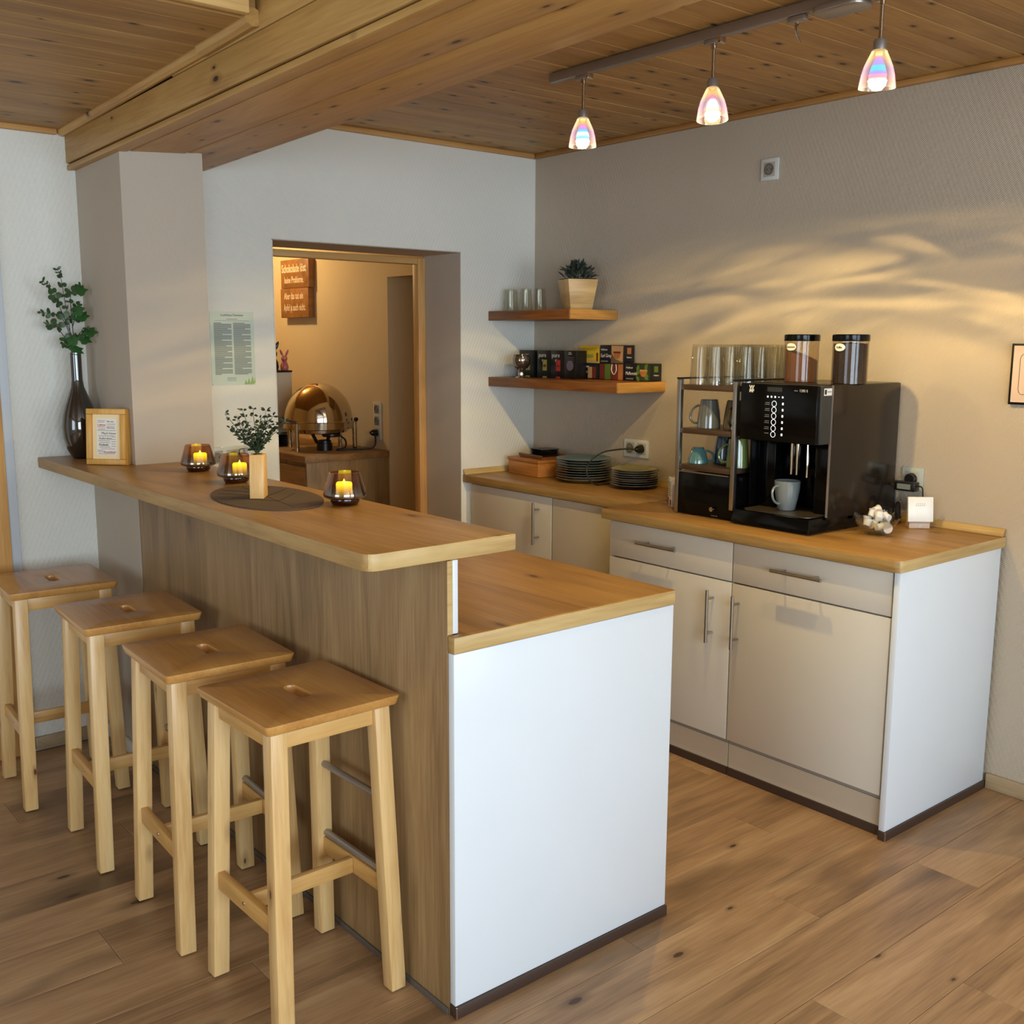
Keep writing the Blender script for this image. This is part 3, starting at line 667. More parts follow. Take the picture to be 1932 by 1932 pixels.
for k in range(120):
    an = rnd.uniform(0, 2*PI); el = rnd.uniform(.15, 1.5); r = rnd.uniform(.0, .06)
    base = Vector((r*math.cos(an), r*math.sin(an), .141+rnd.uniform(0, .055)*(1.2-r/.07)))
    d = Vector((math.cos(an)*math.cos(el), math.sin(an)*math.cos(el), math.sin(el)))
    leaf(m, base, d, (rnd.uniform(-.5,.5), rnd.uniform(-.5,.5), 1), rnd.uniform(.036, .056), rnd.uniform(.014, .020), rnd.uniform(-.5, 1))
o = P('foliage', m, LEAF_DULL, t, smooth=False); o['kind'] = 'stuff'

# tea boxes
NAVY = simple('navy_card', (24, 25, 34), .35, var=.08); BLK = simple('black_card', (17, 17, 17), .35, var=.08); YEL = simple('yellow_card', (206, 172, 40), .45, var=.08)
OLV = simple('olive_print', (150, 146, 66), .5, var=.1); RED = simple('red_print', (170, 44, 40), .5, var=.08); AMB = simple('amber_print', (176, 110, 56), .5, var=.25); GRN = simple('green_print', (92, 118, 48), .5, var=.25)
TAN = simple('tan_print', (190, 150, 104), .5, var=.2); SILV = simple('silver_print', (196, 192, 184), .5, var=.02); LIL = simple('lilac_print', (96, 88, 104), .5, var=.2); SEPIA = simple('sepia_print', (112, 88, 66), .5, var=.3); DKGRN = simple('dark_green_print', (42, 58, 30), .5, var=.3); DKRED = simple('dark_red_print', (110, 44, 30), .5, var=.25)
def rect(parent, x, y, z, w, h, mat, name='print', th=.0004):   # thin print on a face that looks to -X, centred at y, z
    return P(name, M().box(x-th, x, y-w/2, y+w/2, z-h/2, z+h/2), mat, parent)
def pure_box(ya, yb, lab, patch):
    t = thing('tea_box', lab, 'tea box', (-.115, (ya+yb)/2, SZ2), group='tea boxes on the lower shelf'); w = abs(yb-ya)/2-.001
    P('carton', M().box(-.035, .034, -w, w, 0, .131), BLK, t, bevel=.0015)
    if patch != 'back':
        text('pure', .030, SILV, t, (-.0356, w*.18, .108), FACE_X)
        rect(t, -.0352, w*.12, .083, .010, .010, SILV)
        rect(t, -.0352, -w*.2, .0605, .030, .052, patch, 'label_patch'); rect(t, -.0358, -w*.2, .058, .020, .012, DKRED)
        rect(t, -.0352, -w*.2, .004, .030, .008, patch, 'label_patch')
    else:
        for k, ww in enumerate((.03, .04)): rect(t, -.0352, 0, .122-.007*k, ww*.6, .003, SILV)
        for k in range(3): rect(t, -.0352, 0, .100-.008*k, .055, .002, LIL)
        P('print', M().tube([(-.0354, 0, .062), (-.0350, 0, .062)], .024, 20), LIL, t)
pure_box(-.172, -.062, 'black tea box with white lettering behind the silver goblet', OLV)
pure_box(-.292, -.196, 'black tea box with a yellow-green label patch', OLV)
pure_box(-.388, -.294, 'black tea box with a red label patch', RED)
pure_box(-.474, -.390, 'black tea box with faint round picture and no bright patch', 'back')
def flat_box(y0, y1, z, lab, kind, h=.074):
    t = thing('tea_box', lab, 'tea box', (-.045, (y0+y1)/2, z), group='tea boxes on the lower shelf'); w = abs(y1-y0)/2-.001
    P('carton', M().box(-.034, .034, -w, w, 0, h), YEL if kind == 'yellow' else NAVY, t, bevel=.0012)
    X = -.0344
    if kind == 'yellow':
        P('lid_flap', M().hexa([(-.052, -w, h*.98), (-.050, -w, h*.98-.001), (-.05, w, h*.98-.001), (-.052, w, h*.98)], [(-.03, -w, h+.010), (-.028, -w, h+.009), (-.028, w, h+.009), (-.03, w, h+.010)]), YEL, t)
        rect(t, X, .0, h*.45, .05, .016, OLV); rect(t, X, -.01, h*.1, .09, .01, TAN); rect(t, X, w*-.85, h*.4, .012, .04, DKRED)
        return t
    if kind == 'fan':
        rect(t, X, w*.45, h*.78, .045, .008, SILV); rect(t, X, w*.5, h*.45, .045, .008, TAN)
        for (yy, ww, mm) in ((-.004, .03, TAN), (-.03, .026, DKRED)): rect(t, X, yy, h*.42, ww, h*.7, mm)
        return t
    if kind == 'strip':
        for yy, ww, mm in ((.055, .03, DKRED), (.022, .034, GRN), (-.018, .044, DKRED), (-.055, .028, AMB)): rect(t, X, yy*w/.075, h*.5, ww*w/.075, h*.96, mm)
        P('print', M().tube(spline([(X-.001, -.006, h*.98), (X-.001, -.002, h*.6), (X-.001, -.018, h*.35), (X-.001, -.033, h*.6), (X-.001, -.030, h*.98)]), .0022, 6), PALEINK, t)
        return t
    c2 = AMB if kind == 'grey' else GRN
    flatm = lambda pts, x_: M().prism(pts, 0, .0004).xf(Matrix(((0, 0, -1, x_), (1, 0, 0, 0), (0, 1, 0, 0), (0, 0, 0, 1))))
    rect(t, X, -w*.45, h*.5, w*1.0, h*.94, DKGRN if kind == 'mint' else SEPIA, 'picture')
    if kind == 'mint':
        for q_ in range(7):
            cy_, cz_, an_ = -w*.45+w*.42*math.cos(q_*2.1), h*(.5+.36*math.sin(q_*2.9)), q_*1.7
            P('picture', flatm([(cy_+.016*math.cos(an_+k_*PI/4)*(1 if k_ % 4 == 0 else .6), cz_+.016*math.sin(an_+k_*PI/4)*(1 if k_ % 4 == 0 else .6)) for k_ in range(8)], X-.0005-.0001*q_), GRN, t)
    else: P('picture', flatm([(-w*.95, h*.96), (-w*.9, h*.1), (-w*.3, h*.25), (0, h*.55), (w*.0, h*.96)], X-.0005), TAN, t)
    cw = h*.30
    P('picture', flatm([(-w*.45-cw, h*.66), (-w*.45-cw*.72, h*.36), (-w*.45-cw*.4, h*.26), (-w*.45+cw*.4, h*.26), (-w*.45+cw*.72, h*.36), (-w*.45+cw, h*.66)], X-.0014), AMB, t)
    P('picture', flatm([(-w*.45-cw*.92, h*.655), (-w*.45-cw*.8, h*.56), (-w*.45+cw*.8, h*.56), (-w*.45+cw*.92, h*.655)], X-.0019), DKRED if kind == 'grey' else TAN, t)
    text('Me\u00dfmer', .0125, PALEINK, t, (X-.0008, w*.62, h*.75), FACE_X)
    text('Earl Grey' if kind == 'grey' else 'Pfefferminz', .0225 if kind == 'grey' else .0205, PALEINK, t, (X-.0026, w*.44, h*.42), FACE_X, sx=.78)
    rect(t, X, w*.6, h*.12, .045, .006, GREYINK)
    P('side_picture', M().box(-.014, .012, -w-.0004, -w, h*.52, h*.86), c2, t); text('Me\u00dfmer', .010, PALEINK, t, (0, -w-.0006, h*.34), FACE_Y)
    return t
flat_box(-.552, -.432, SZ2, 'dark tea box with ginger picture in the bottom row beside the black boxes', 'fan')
flat_box(-.718, -.554, SZ2, 'tea box with red and green picture strips in the bottom row', 'strip')
flat_box(-.884, -.720, SZ2, 'dark blue peppermint tea box with green picture at the shelf end', 'mint', .078)
flat_box(-.552, -.428, SZ2+.0745, 'opened yellow tea box on the upper row', 'yellow', .070)
flat_box(-.716, -.558, SZ2+.0745, 'dark blue tea box with amber cup picture on the upper row', 'grey', .084)
t = thing('goblet', 'silver glass goblet in front of the tea boxes', 'goblet', (-.222, -.165, SZ2))
P('bowl', M().lathe([(.012, .038), (.030, .046), (.042, .066), (.044, .088), (.038, .110), (.036, .110), (.041, .088), (.039, .067), (.028, .049), (0, .042)], 28), simple('mercury_glass', (140, 128, 116), .12, metal=.9, var=.2), t)
P('foot', M().lathe([(0, 0), (.030, 0), (.028, .004), (.016, .008), (.017, .016), (.015, .024), (.017, .03), (.012, .0378), (0, .0378)], 24), CHROME, t)

# ------------------------------------------------------------------ sockets
def socket(name, label, loc, rz, n, frame_mat=FRAMEP, horizontal=True):
    """wall plate facing local -X; n inserts along local Y or Z"""
    t = thing(name, label, 'socket', loc, rz); p = .071
    w = (p*(n-1) if horizontal else 0)/2+.0415; h = (0 if horizontal else p*(n-1))/2+.0415
    P('plate', M().box(-.009, -.0006, -w, w, -h, h), frame_mat, t, bevel=.002)
    for k in range(n):
        d = (k-(n-1)/2)*p; y, z = (d, 0) if horizontal else (0, d)
        i = P('insert', M().box(-.0105, -.0091, y-.027, y+.027, z-.027, z+.027), GREYP, t, bevel=.0006)
        ring = M().lathe([(.0205, .0006), (.0215, .0006), (.0215, .003), (.0195, .003), (.0195, .0006)], 28).xf(Matrix.Translation((-.0106, y, z)) @ Matrix.Rotation(-PI/2, 4, 'Y'))
        P('rim', ring, STEEL, i)
        P('well', M().lathe([(0, .0003), (.0193, .0003), (.0193, .001), (0, .001)], 24).xf(Matrix.Translation((-.0106, y, z)) @ Matrix.Rotation(-PI/2, 4, 'Y')), simple('socket_well', (120, 114, 104), .5, var=.02) if 'socket_well' not in bpy.data.materials else bpy.data.materials['socket_well'], i)
        for s in (-1, 1): P('contact_hole', M().lathe([(0, .001), (.0026, .001), (.0026, .0016), (0, .0016)], 8).xf(Matrix.Translation((-.0106, y+s*.0095, z)) @ Matrix.Rotation(-PI/2, 4, 'Y')), BLACK_GAP, i)
    return t
socket('wall_socket', 'single white wall socket high up below the ceiling', (0, -1.423, 2.22), 0, 1)
socket('wall_socket', 'double wall socket above the plates with black plug', (0, -.735, 1.06), 0, 2)
socket('wall_socket', 'wall socket behind the coffee machine with black adapter', (0, -2.112, 1.062), 0, 1, simple('pale_glass_frame', (176, 184, 176), .15, coat=.4, var=.01))
socket('wall_socket', 'white triple socket on the wall behind the bar', (-1.655, 0, 1.07), PI/2, 3)
t = thing('power_plug', 'black plug and cable draped over the stacked plates', 'plug', (-.011, -.7705, 1.06))
P('plug_body', M().lathe([(0, .001), (.0185, .001), (.0185, .018), (.012, .032), (.006, .04), (0, .04)], 20).xf(Matrix.Rotation(-PI/2, 4, 'Y')), BLACK_SAT, t)
P('cable', M().tube(spline([(-.036, .0, 0), (-.075, .04, .002), (-.16, .08, -.010), (-.215, .105, -.045), (-.250, .098, -.09), (-.238, .085, -.135), (-.205, .073, -.1555), (-.12, .07, -.1555), (-.045, .07, -.1555)]), .0036, 8), RUBBER, t)
t = thing('power_adapter', 'black plug-in adapter beside the coffee machine', 'adapter', (-.011, -2.112, 1.062))
P('plug_body', M().lathe([(0, .001), (.0185, .001), (.0185, .02), (0, .02)], 20).xf(Matrix.Rotation(-PI/2, 4, 'Y')), BLACK_SAT, t)
P('housing', M().box(-.056, -.021, -.044, .034, -.04, -.006), BLACK_SAT, t, bevel=.004)
P('rating_label', M().box(-.0566, -.056, -.028, .024, -.033, -.014), GREYINK, t)
P('cable', M().tube(spline([(-.035, -.044, -.02), (-.035, -.062, -.024), (-.034, -.066, -.06), (-.038, -.068, -.1), (-.05, -.068, -.13)]), .0028, 8), RUBBER, t)

# ------------------------------------------------------------------ plates, tea chest, carton on the narrow worktop
TEAL = simple('teal_glaze', (70, 108, 112), .12, coat=.5, var=.06); TEALD = simple('dark_teal_glaze', (38, 64, 72), .12, coat=.5, var=.06)
OLIVE = simple('olive_glaze', (150, 140, 78), .15, coat=.5, var=.06); GREYG = simple('grey_glaze', (96, 98, 94), .14, coat=.5, var=.06); SAND = simple('sand_glaze', (160, 148, 120), .15, coat=.4, var=.05)
SLATE = simple('slate_glaze', (46, 52, 52), .12, coat=.5, var=.06)
RIM = simple('unglazed_rim', (132, 124, 108), .3, var=.04)
def plate(cx, cy, z, r, mat, label, group, h=.019):
    t = thing('dinner_plate', label, 'plate', (cx, cy, z), group=group)
    P('dish', M().lathe([(0, 0), (r*.62, 0), (r*.66, .003), (r*.86, h*.55), (r-.002, h-.002), (r-.004, h), (r*.84, h*.72), (r*.62, .006), (0, .005)], 40), mat, t)
    P('rim', M().lathe([(r-.002, h-.0019), (r-.0004, h-.0012), (r-.0006, h-.0002), (r-.0022, h+.0001)], 40), RIM, t)
ORD = ['top', 'second from top', 'third from top', 'fourth from top', 'fifth from top', 'sixth from top', 'seventh from top', 'eighth from top', 'bottom']
cols1 = [TEAL, TEAL, TEAL, OLIVE, TEALD, TEALD, TEALD, SAND, OLIVE]; n1 = ['teal', 'teal', 'teal', 'olive', 'dark teal', 'dark teal', 'dark teal', 'sand', 'olive']
for k in range(9):
    plate(-.150+rnd.uniform(-.002, .002), -.535+rnd.uniform(-.002, .002), .9008+(8-k)*.0113, .131, cols1[k], n1[k]+' plate, '+ORD[k]+' in the wide plate stack', 'wide plate stack')
cols2 = [OLIVE, GREYG, GREYG, SLATE, SAND, SLATE, SLATE, SLATE]; n2 = ['olive', 'grey', 'grey', 'slate', 'sand', 'slate', 'slate', 'black slate']
for k in range(8):
    plate(-.128+rnd.uniform(-.002, .002), -.842+rnd.uniform(-.002, .002), .9008+(7-k)*.0098, .108, cols2[k], n2[k]+' plate, '+(ORD[k] if k < 7 else 'bottom')+' in the small plate stack', 'small plate stack')
t = thing('tea_chest', 'brown wooden lidded box in the worktop corner', 'box', (-.155, -.215, .9008), math.radians(-5))
P('case', M().box(-.09, .09, -.125, .125, 0, .066), BOXWOOD, t, bevel=.003); P('lid', M().box(-.094, .094, -.129, .129, .0665, .082), BOXWOOD, t, bevel=.003)
t = thing('wooden_tray', 'small brown wooden tray on the lidded box', 'tray', (-.14, -.235, .9833), math.radians(-6))
P('base', M().box(-.075, .075, -.098, .098, 0, .008), SHELF, t, bevel=.003)
for s in (-1, 1): P('rim', M().box(s*.075-.004, s*.075+.004, -.098, .098, .0085, .020), SHELF, t, bevel=.002)
for k in range(4):
    o = thing('square_dish', ['lowest', 'second', 'third', 'topmost'][k]+' black square dish of four on the wooden tray', 'dish', (-.135, -.24, .9925+k*.0088), math.radians(-8+k), 'black dishes on the tray')
    sq2 = lambda r, z: [(-r, -r, z), (r, -r, z), (r, r, z), (-r, r, z)]
    P('bowl', M().hexa(sq2(.044, 0), sq2(.055, .0085)), BLACK_SAT, o, bevel=.0015)
    P('rim_bead', M().box(-.0552, .0552, -.0552, -.0532, .0078, .0087), CHROME, o)
t = thing('paper_carton', 'white and red carton beside the cup rack', 'carton', (-.395, -1.325, .9008), math.radians(-35))
P('carton', M().box(-.022, .022, -.035, .035, 0, .116), WHITEP, t, bevel=.004)
for k in range(7): rect(t, -.0222, .0, .096-k*.0085, .05-.006*(k % 3), .003, GREYINK)
P('print', M().box(-.0226, -.0222, .016, .034, .006, .034), RED, t)
for k in range(4): rect(t, -.0222, -.006-k*.0055, .018, .003, .022, INK)

# ------------------------------------------------------------------ cup rack with cups and glasses
t = thing('cup_rack', 'aluminium and bronze cup rack beside the coffee machine', 'rack', (-.5, -1.42, .9008))
for yy in (-.003, -.267):
    P('front_post', M().box(-.006, .012, yy-.012, yy+.006, (.04 if yy < -.1 else .0), .508), ALU, t, bevel=.002)
    P('back_post', M().box(.36, .374, yy-.010, yy+.004, 0, .508), ALU, t, bevel=.002)
    P('top_rail', M().box(-.008, .378, yy-.013, yy+.007, .5085, .515), BLACK_SAT, t, bevel=.001)
for zz in (.489, .326, .189):
    P('shelf', M().box(-.001, .36, -.2555, -.0165, zz-.020, zz), BRONZE, t, bevel=.001)
P('light_strip', M().box(-.004, .008, -.2545, -.0165, .160, .1645), ALU, t)
c_ = P('drawer_case', M().box(-.004, .35, -.277, .004, .004, .1595), BLACK, t, bevel=.003)
P('knob', M().lathe([(0, .0), (.005, 0), (.005, .006), (.0085, .008), (.0085, .015), (0, .017)], 12).xf(Matrix.Translation((-.0045, -.19, .035)) @ Matrix.Rotation(-PI/2, 4, 'Y')), CHROME, c_)
P('name_plate', M().box(-.0048, -.0041, -.21, -.18, .009, .0115), ALU, c_)
for ya in (-.21,): P('foot', M().lathe([(0, 0), (.008, 0), (.008, .0035), (0, .0035)], 10, (.02, ya, 0)), BLACK_SAT, t)
def mug(name, label, loc, rz, mat, r_rim, r_base, h, flip=True, rim_mat=None, hs=1.0, group='cups in the cup rack', cat='mug'):
    t = thing(name, label, cat, loc, rz, group); w = .003
    prof = [(0, 0), (r_base-.003, 0), (r_base, .003), (r_base+(r_rim-r_base)*.55, h*.38), (r_base+(r_rim-r_base)*.92, h*.72), (r_rim, h-.001), (r_rim-.001, h), (r_rim-w, h-.001), (r_rim-w-.001, h*.7), (r_base-w+.001, .008), (0, .006)]
    hp = [(r_base+(r_rim-r_base)*.95, h*.84), (r_rim+.016*hs, h*.82), (r_rim+.027*hs, h*.66), (r_rim+.022*hs, h*.42), (r_rim+.008*hs, h*.28), (r_base+(r_rim-r_base)*.4, h*.22)]
    if flip: prof = [(r, h-z) for r, z in prof]; hp = [(a, h-b) for a, b in hp]
    P('body', M().lathe(prof, 36), mat, t)
    P('handle', M().tube(spline([(-a, 0, b) for a, b in hp], 5), .0042, 8), mat, t)
    return t
MG = simple('grey_glaze_mug', (92, 92, 84), .12, coat=.6, var=.05); MO = simple('olive_dark_glaze', (86, 72, 40), .12, coat=.6, var=.05)
MT = simple('sea_green_glaze', (80, 120, 118), .1, coat=.6, var=.05); MB_ = simple('blue_glaze', (34, 66, 84), .1, coat=.6, var=.06); MGR = simple('leaf_green_glaze', (92, 108, 54), .1, coat=.6, var=.06)
MLG = simple('pale_grey_glaze', (122, 130, 130), .1, coat=.6, var=.03)
RK = .9013
mug('mug', 'grey upturned mug on the middle rack shelf', (-.43, -1.512, RK+.326), math.radians(-62), MG, .044, .032, .108)
mug('mug', 'olive brown upturned mug on the middle rack shelf', (-.40, -1.612, RK+.326), math.radians(20), MO, .044, .032, .108)
mug('mug', 'small sea-green upturned cup on the lowest rack shelf', (-.436, -1.470, RK+.189), math.radians(125), MT, .038, .022, .062, hs=.75, cat='cup')
mug('mug', 'dark blue upturned mug on the lowest rack shelf', (-.355, -1.532, RK+.189), math.radians(120), MB_, .043, .031, .112)
mug('mug', 'leaf-green upturned mug behind the rack post', (-.425, -1.650, RK+.189), math.radians(-55), MGR, .042, .034, .108, group='cups in the cup rack')
gl0 = None
for ix in range(5):
    for iy in range(3):
        x = -.455+ix*.082; y = -1.480-iy*.0785
        prof = [(0, .148), (.027, .148), (.0285, .146), (.0365, 0), (.0345, 0), (.0265, .139), (0, .139)]
        if gl0 is None: gl0 = mesh('tumbler', M().lathe(prof, 20), GLASS)
        if ix == 0 and iy == 2: continue
        o = P('tumbler', gl0, None, loc=(x, y, RK+.489))
        lab = 'clear tumbler upside down in the crowd of glasses on the cup rack'
        if ix == 0 and iy == 0: lab = 'outermost upturned tumbler at the free corner of the cup rack'
        if ix == 0 and iy == 1: lab = 'front upturned tumbler next to the outermost one on the cup rack'
        tag(o, lab, 'glass', 'tumblers on the cup rack')

# ------------------------------------------------------------------ coffee machine
t = thing('coffee_machine', 'large black coffee machine with lit round buttons on the deep worktop', 'coffee machine', (-.28, -1.885, .9008))
mx, my = .28, 1.885
def cm(x0, x1, y0, y1, z0, z1): return M().box(x0+mx, x1+mx, y0+my, y1+my, z0-.9008, z1-.9008)
P('housing', cm(-.20, -.03, -2.043, -1.722, .935, 1.400), BLACK_SAT, t, bevel=.003)
P('right_side_panel', cm(-.437, -.019, -2.051, -2.0435, .948, 1.405), BROWNBLACK, t, bevel=.002)
P('left_side_panel', cm(-.437, -.019, -1.7215, -1.714, .948, 1.405), BLACK, t, bevel=.002)
P('side_edge', cm(-.4395, -.4372, -2.051, -2.0435, .955, 1.405), SATIN, t)
P('top_plate', cm(-.437, -.019, -2.0433, -1.7217, 1.4005, 1.4065), BROWNBLACK, t, bevel=.001)
P('cavity_back', cm(-.30, -.2005, -2.043, -1.722, .955, 1.2045), BLACK, t, bevel=.004)
P('cavity_column', cm(-.40, -.3005, -2.043, -1.965, .955, 1.2045), BLACK, t, bevel=.006)
P('cavity_column', cm(-.40, -.3005, -1.80, -1.722, .955, 1.2045), BLACK, t, bevel=.006)
P('head', cm(-.437, -.2005, -2.0425, -1.7225, 1.205, 1.4), BLACK_SAT, t, bevel=.003)
P('head_side', cm(-.497, -.4375, -2.047, -1.716, 1.207, 1.404), CHARCOAL, t, bevel=.004)
fp = P('control_panel', cm(-.513, -.4975, -2.040, -1.722, 1.206, 1.405), BLACK, t, bevel=.004)
XP = -.5135+mx
def cpz(z): return z-.9008
RINGM = simple('white_led', (240, 244, 246), .5, emit=(235, 242, 250), es=.9)
ys = -1.868
for k in range(6):
    zc = 1.338-k*.0212
    ring = M().lathe([(.0088, 0), (.0102, 0), (.0102, .0006), (.0088, .0006), (.0088, 0)], 28).xf(Matrix.Translation((XP, ys+my, cpz(zc))) @ Matrix.Rotation(-PI/2, 4, 'Y'))
    P('button_ring', ring, RINGM, fp)
    rect(fp, XP, ys-.036+my, cpz(zc)+.001, .006, .008, RINGM, 'cup_icon')
    rect(fp, XP, ys+.028+my, cpz(zc)+.003, .018, .0024, GREYINK, 'button_label')
    if k < 5: rect(fp, XP, ys+.029+my, cpz(zc)-.003, .020, .0024, GREYINK, 'button_label')
for k in range(5): rect(fp, XP, ys+.028-k*.0155+my, cpz(1.3615), .006, .006 if k != 3 else .002, RINGM, 'icon')
rect(fp, XP, ys+my, cpz(1.387), .062, .015, CHARCOAL, 'display')
text('W', .020, PALEINK, fp, (XP-.0002, -1.770+my, cpz(1.391)), FACE_X, name='logo', bold=.0004)
text('MF', .016, PALEINK, fp, (XP-.0002, -1.770+my, cpz(1.379)), FACE_X, name='logo', bold=.0006)
text('1200 S', .0125, SILV, fp, (XP-.0002, -1.985+my, cpz(1.386)), FACE_X)
rect(fp, XP, -1.955+my, cpz(1.3855), .014, .003, GREYINK)
# spout
P('spout_body', cm(-.40, -.3005, -1.905, -1.86, 1.10, 1.2045), BLACK, t, bevel=.006)
P('spout_tube', M().tube([(-.402+mx, -1.895+my, cpz(1.20)), (-.402+mx, -1.895+my, cpz(1.085))], .006, 10), CHROME, t)
P('spout_tube', M().tube([(-.402+mx, -1.872+my, cpz(1.20)), (-.402+mx, -1.872+my, cpz(1.085))], .006, 10), CHROME, t)
P('steam_wand', M().tube(spline([(-.40+mx, -1.935+my, cpz(1.2)), (-.405+mx, -1.94+my, cpz(1.13)), (-.412+mx, -1.945+my, cpz(1.08))]), .0045, 8), CHROME, t)
tr = P('drip_tray', M().hexa([(x+mx, y+my, cpz(z)) for x, y, z in ((-.535, -2.046, .905), (-.30, -2.046, .905), (-.30, -1.712, .905), (-.535, -1.712, .905))],
     [(x+mx, y+my, cpz(z)) for x, y, z in ((-.522, -2.036, .953), (-.30, -2.043, .953), (-.30, -1.716, .953), (-.522, -1.716, .953))]), BLACK, t, bevel=.003)
gr = [(-.505, -2.02), (-.31, -2.02), (-.31, -1.735), (-.505, -1.735)]
m = M().prism([(a_+mx, b_+my) for a_, b_ in rounded(gr, {0: .04, 3: .04})], cpz(.9535), cpz(.9555)); P('drip_grid', m, simple('drip_steel', (120, 108, 92), .35, metal=.8, var=.12, bump=.4, bscale=260), tr)
P('base', cm(-.30, -.05, -2.04, -1.725, .9015, .9345), BLACK_SAT, t)
P('power_cord', M().tube(spline([(-.05+mx, -2.052+my, cpz(1.04)), (-.045+mx, -2.066+my, cpz(1.03)), (-.05+mx, -2.072+my, cpz(.98)), (-.055+mx, -2.072+my, cpz(.93)), (-.06+mx, -2.075+my, cpz(.906))]), .0035, 8), RUBBER, t)
st_ = P('sticker', cm(-.487, -.442, -2.0476, -2.0471, 1.372, 1.396), WHITEP, t, bevel=.0)
P('print', cm(-.484, -.473, -2.0481, -2.0477, 1.376, 1.392), INK, st_); P('print', cm(-.470, -.446, -2.0481, -2.0477, 1.383, 1.386), GREYINK, st_)
def hopper(label, loc, fill, top_poly, word):
    t = thing('bean_hopper', label, 'canister', loc, group='hoppers on the coffee machine'); r = .0605
    P('cylinder', M().lathe([(r-.002, 0), (r, 0), (r, .144), (r-.002, .144)], 40), PLASTIC_CLEAR, t)
    P('lid', M().lathe([(0, .1445), (r+.002, .1445), (r+.0025, .147), (r+.0025, .165), (r, .168), (0, .168)], 40), BLACK, t)
    fm = M(); n = 32; rr = r-.004
    vs = [(rr*math.cos(2*PI*i/n), rr*math.sin(2*PI*i/n), .001) for i in range(n)]+[(rr*math.cos(2*PI*i/n), rr*math.sin(2*PI*i/n), top_poly(rr*math.cos(2*PI*i/n), rr*math.sin(2*PI*i/n))) for i in range(n)]
    vs += [(0, 0, .001), (0, 0, top_poly(0, 0)+.006)]
    fm.add(vs, [(i, (i+1) % n, n+(i+1) % n, n+i) for i in range(n)]+[((i+1) % n, i, 2*n) for i in range(n)]+[(n+i, n+(i+1) % n, 2*n+1) for i in range(n)])
    P('filling', fm, fill, t)
    # oval label bent round the front
    g = M(); vs = []; fs = []; an0 = math.radians(176)
    for i in range(13):
        u = -1+2*i/12; hh = .0125*math.sqrt(max(0, 1-u*u))+.0004; an = an0-u*.36*1.0
        vs += [((r+.0008)*math.cos(an), (r+.0008)*math.sin(an), .124-hh), ((r+.0008)*math.cos(an), (r+.0008)*math.sin(an), .124+hh)]
    fs = [(2*i, 2*i+2, 2*i+3, 2*i+1) for i in range(12)]; g.add(vs, fs)
    P('oval_label', g, PAPER, t)
    tx = text(word, .0115, INK, t, ((r+.0022)*math.cos(an0), (r+.0022)*math.sin(an0), .124), (PI/2, 0, an0+PI/2), sx=.8)
hopper('clear hopper of brown cocoa powder on the coffee machine', (-.29, -1.812, 1.4075), simple('cocoa', (114, 80, 56), .9, var=.12), lambda x, y: .096+.35*y-.15*x, 'Schokolade')
hopper('clear hopper full of dark coffee beans on the coffee machine', (-.285, -2.008+.0, 1.4075), simple('coffee_beans', (48, 34, 26), .5, var=.6, bump=1.0, bscale=120), lambda x, y: .136, 'Kaffee')
mug('coffee_mug', 'pale grey mug standing on the drip tray', (-.408, -1.862, .9567), math.radians(-8), MLG, .046, .031, .105, flip=False, group=None)

# ------------------------------------------------------------------ things beside the machine
t = thing('glass_bowl', 'clear glass bowl filled with white creamer pots', 'bowl', (-.318, -2.165, .9008))
m = M(); n = 48; prof = [(.034, 0), (.036, .004), (.03, .008), (.045, .016), (.066, .036), (.080, .060), (.0785, .060), (.064, .038), (.043, .019), (0, .012)]
vs = []; rows_ = []
for r, z in prof:
    rows_.append(len(vs))
    for i in range(n): 
        w = 1+.05*math.cos(8*2*PI*i/n)*(z/.06); vs.append((r*w*math.cos(2*PI*i/n), r*w*math.sin(2*PI*i/n), z+.006*math.cos(8*2*PI*i/n)*(z/.06)**2))
m.add(vs, [(a_+i, a_+(i+1) % n, b_+(i+1) % n, b_+i) for a_, b_ in zip(rows_, rows_[1:]) for i in range(n)]+[tuple(range(n-1, -1, -1))])
P('bowl_glass', m, GLASS, t)
pot_me = mesh('creamer_pot', M().lathe([(0, 0), (.0115, 0), (.014, .021), (.0165, .0215), (.0165, .0228), (0, .0232)], 20), WHITEP)
foil = simple('foil_lid', (214, 196, 176), .35, var=.1); foil_me = mesh('foil_lid', M().lathe([(0, .0233), (.016, .0233), (.016, .0238), (0, .0239)], 20), foil)
spots = [(-.03, -.02, .03), (.0, -.035, .028), (.03, -.02, .03), (-.035, .015, .032), (.032, .016, .032), (.0, .0, .036), (.0, .035, .034), (-.015, -.018, .056), (.018, -.006, .058), (-.004, .018, .060), (.036, -.028, .055), (.022, .026, .076)]
for k, (x, y, z) in enumerate(spots):
    o = thing('creamer_pot', 'small white creamer pot heaped in the glass bowl', 'creamer', (-.318+x, -2.165+y, .9008+z), 0, 'creamer pots in the glass bowl')
    o.rotation_euler = (rnd.uniform(-1.6, 1.6), rnd.uniform(-1.6, 1.6), rnd.uniform(0, 6))
    if k == 11: o['label'] = 'white creamer pot topmost in the glass bowl, lid turned sideways'; o.rotation_euler = (1.4, .2, 1.2)
    P('pot', pot_me, None, o); P('lid', foil_me, None, o)
t = thing('glass_dish', 'small clear glass dish behind the creamer bowl', 'dish', (-.205, -2.115, .9008))
P('dish_glass', M().lathe([(.02, 0), (.03, .004), (.04, .03), (.044, .062), (.0425, .062), (.038, .031), (.027, .007), (0, .006)], 28), GLASS, t)
t = thing('smart_device', 'white square touch device on stand near the wall', 'device', (-.085, -2.19, .9008), math.radians(-42))
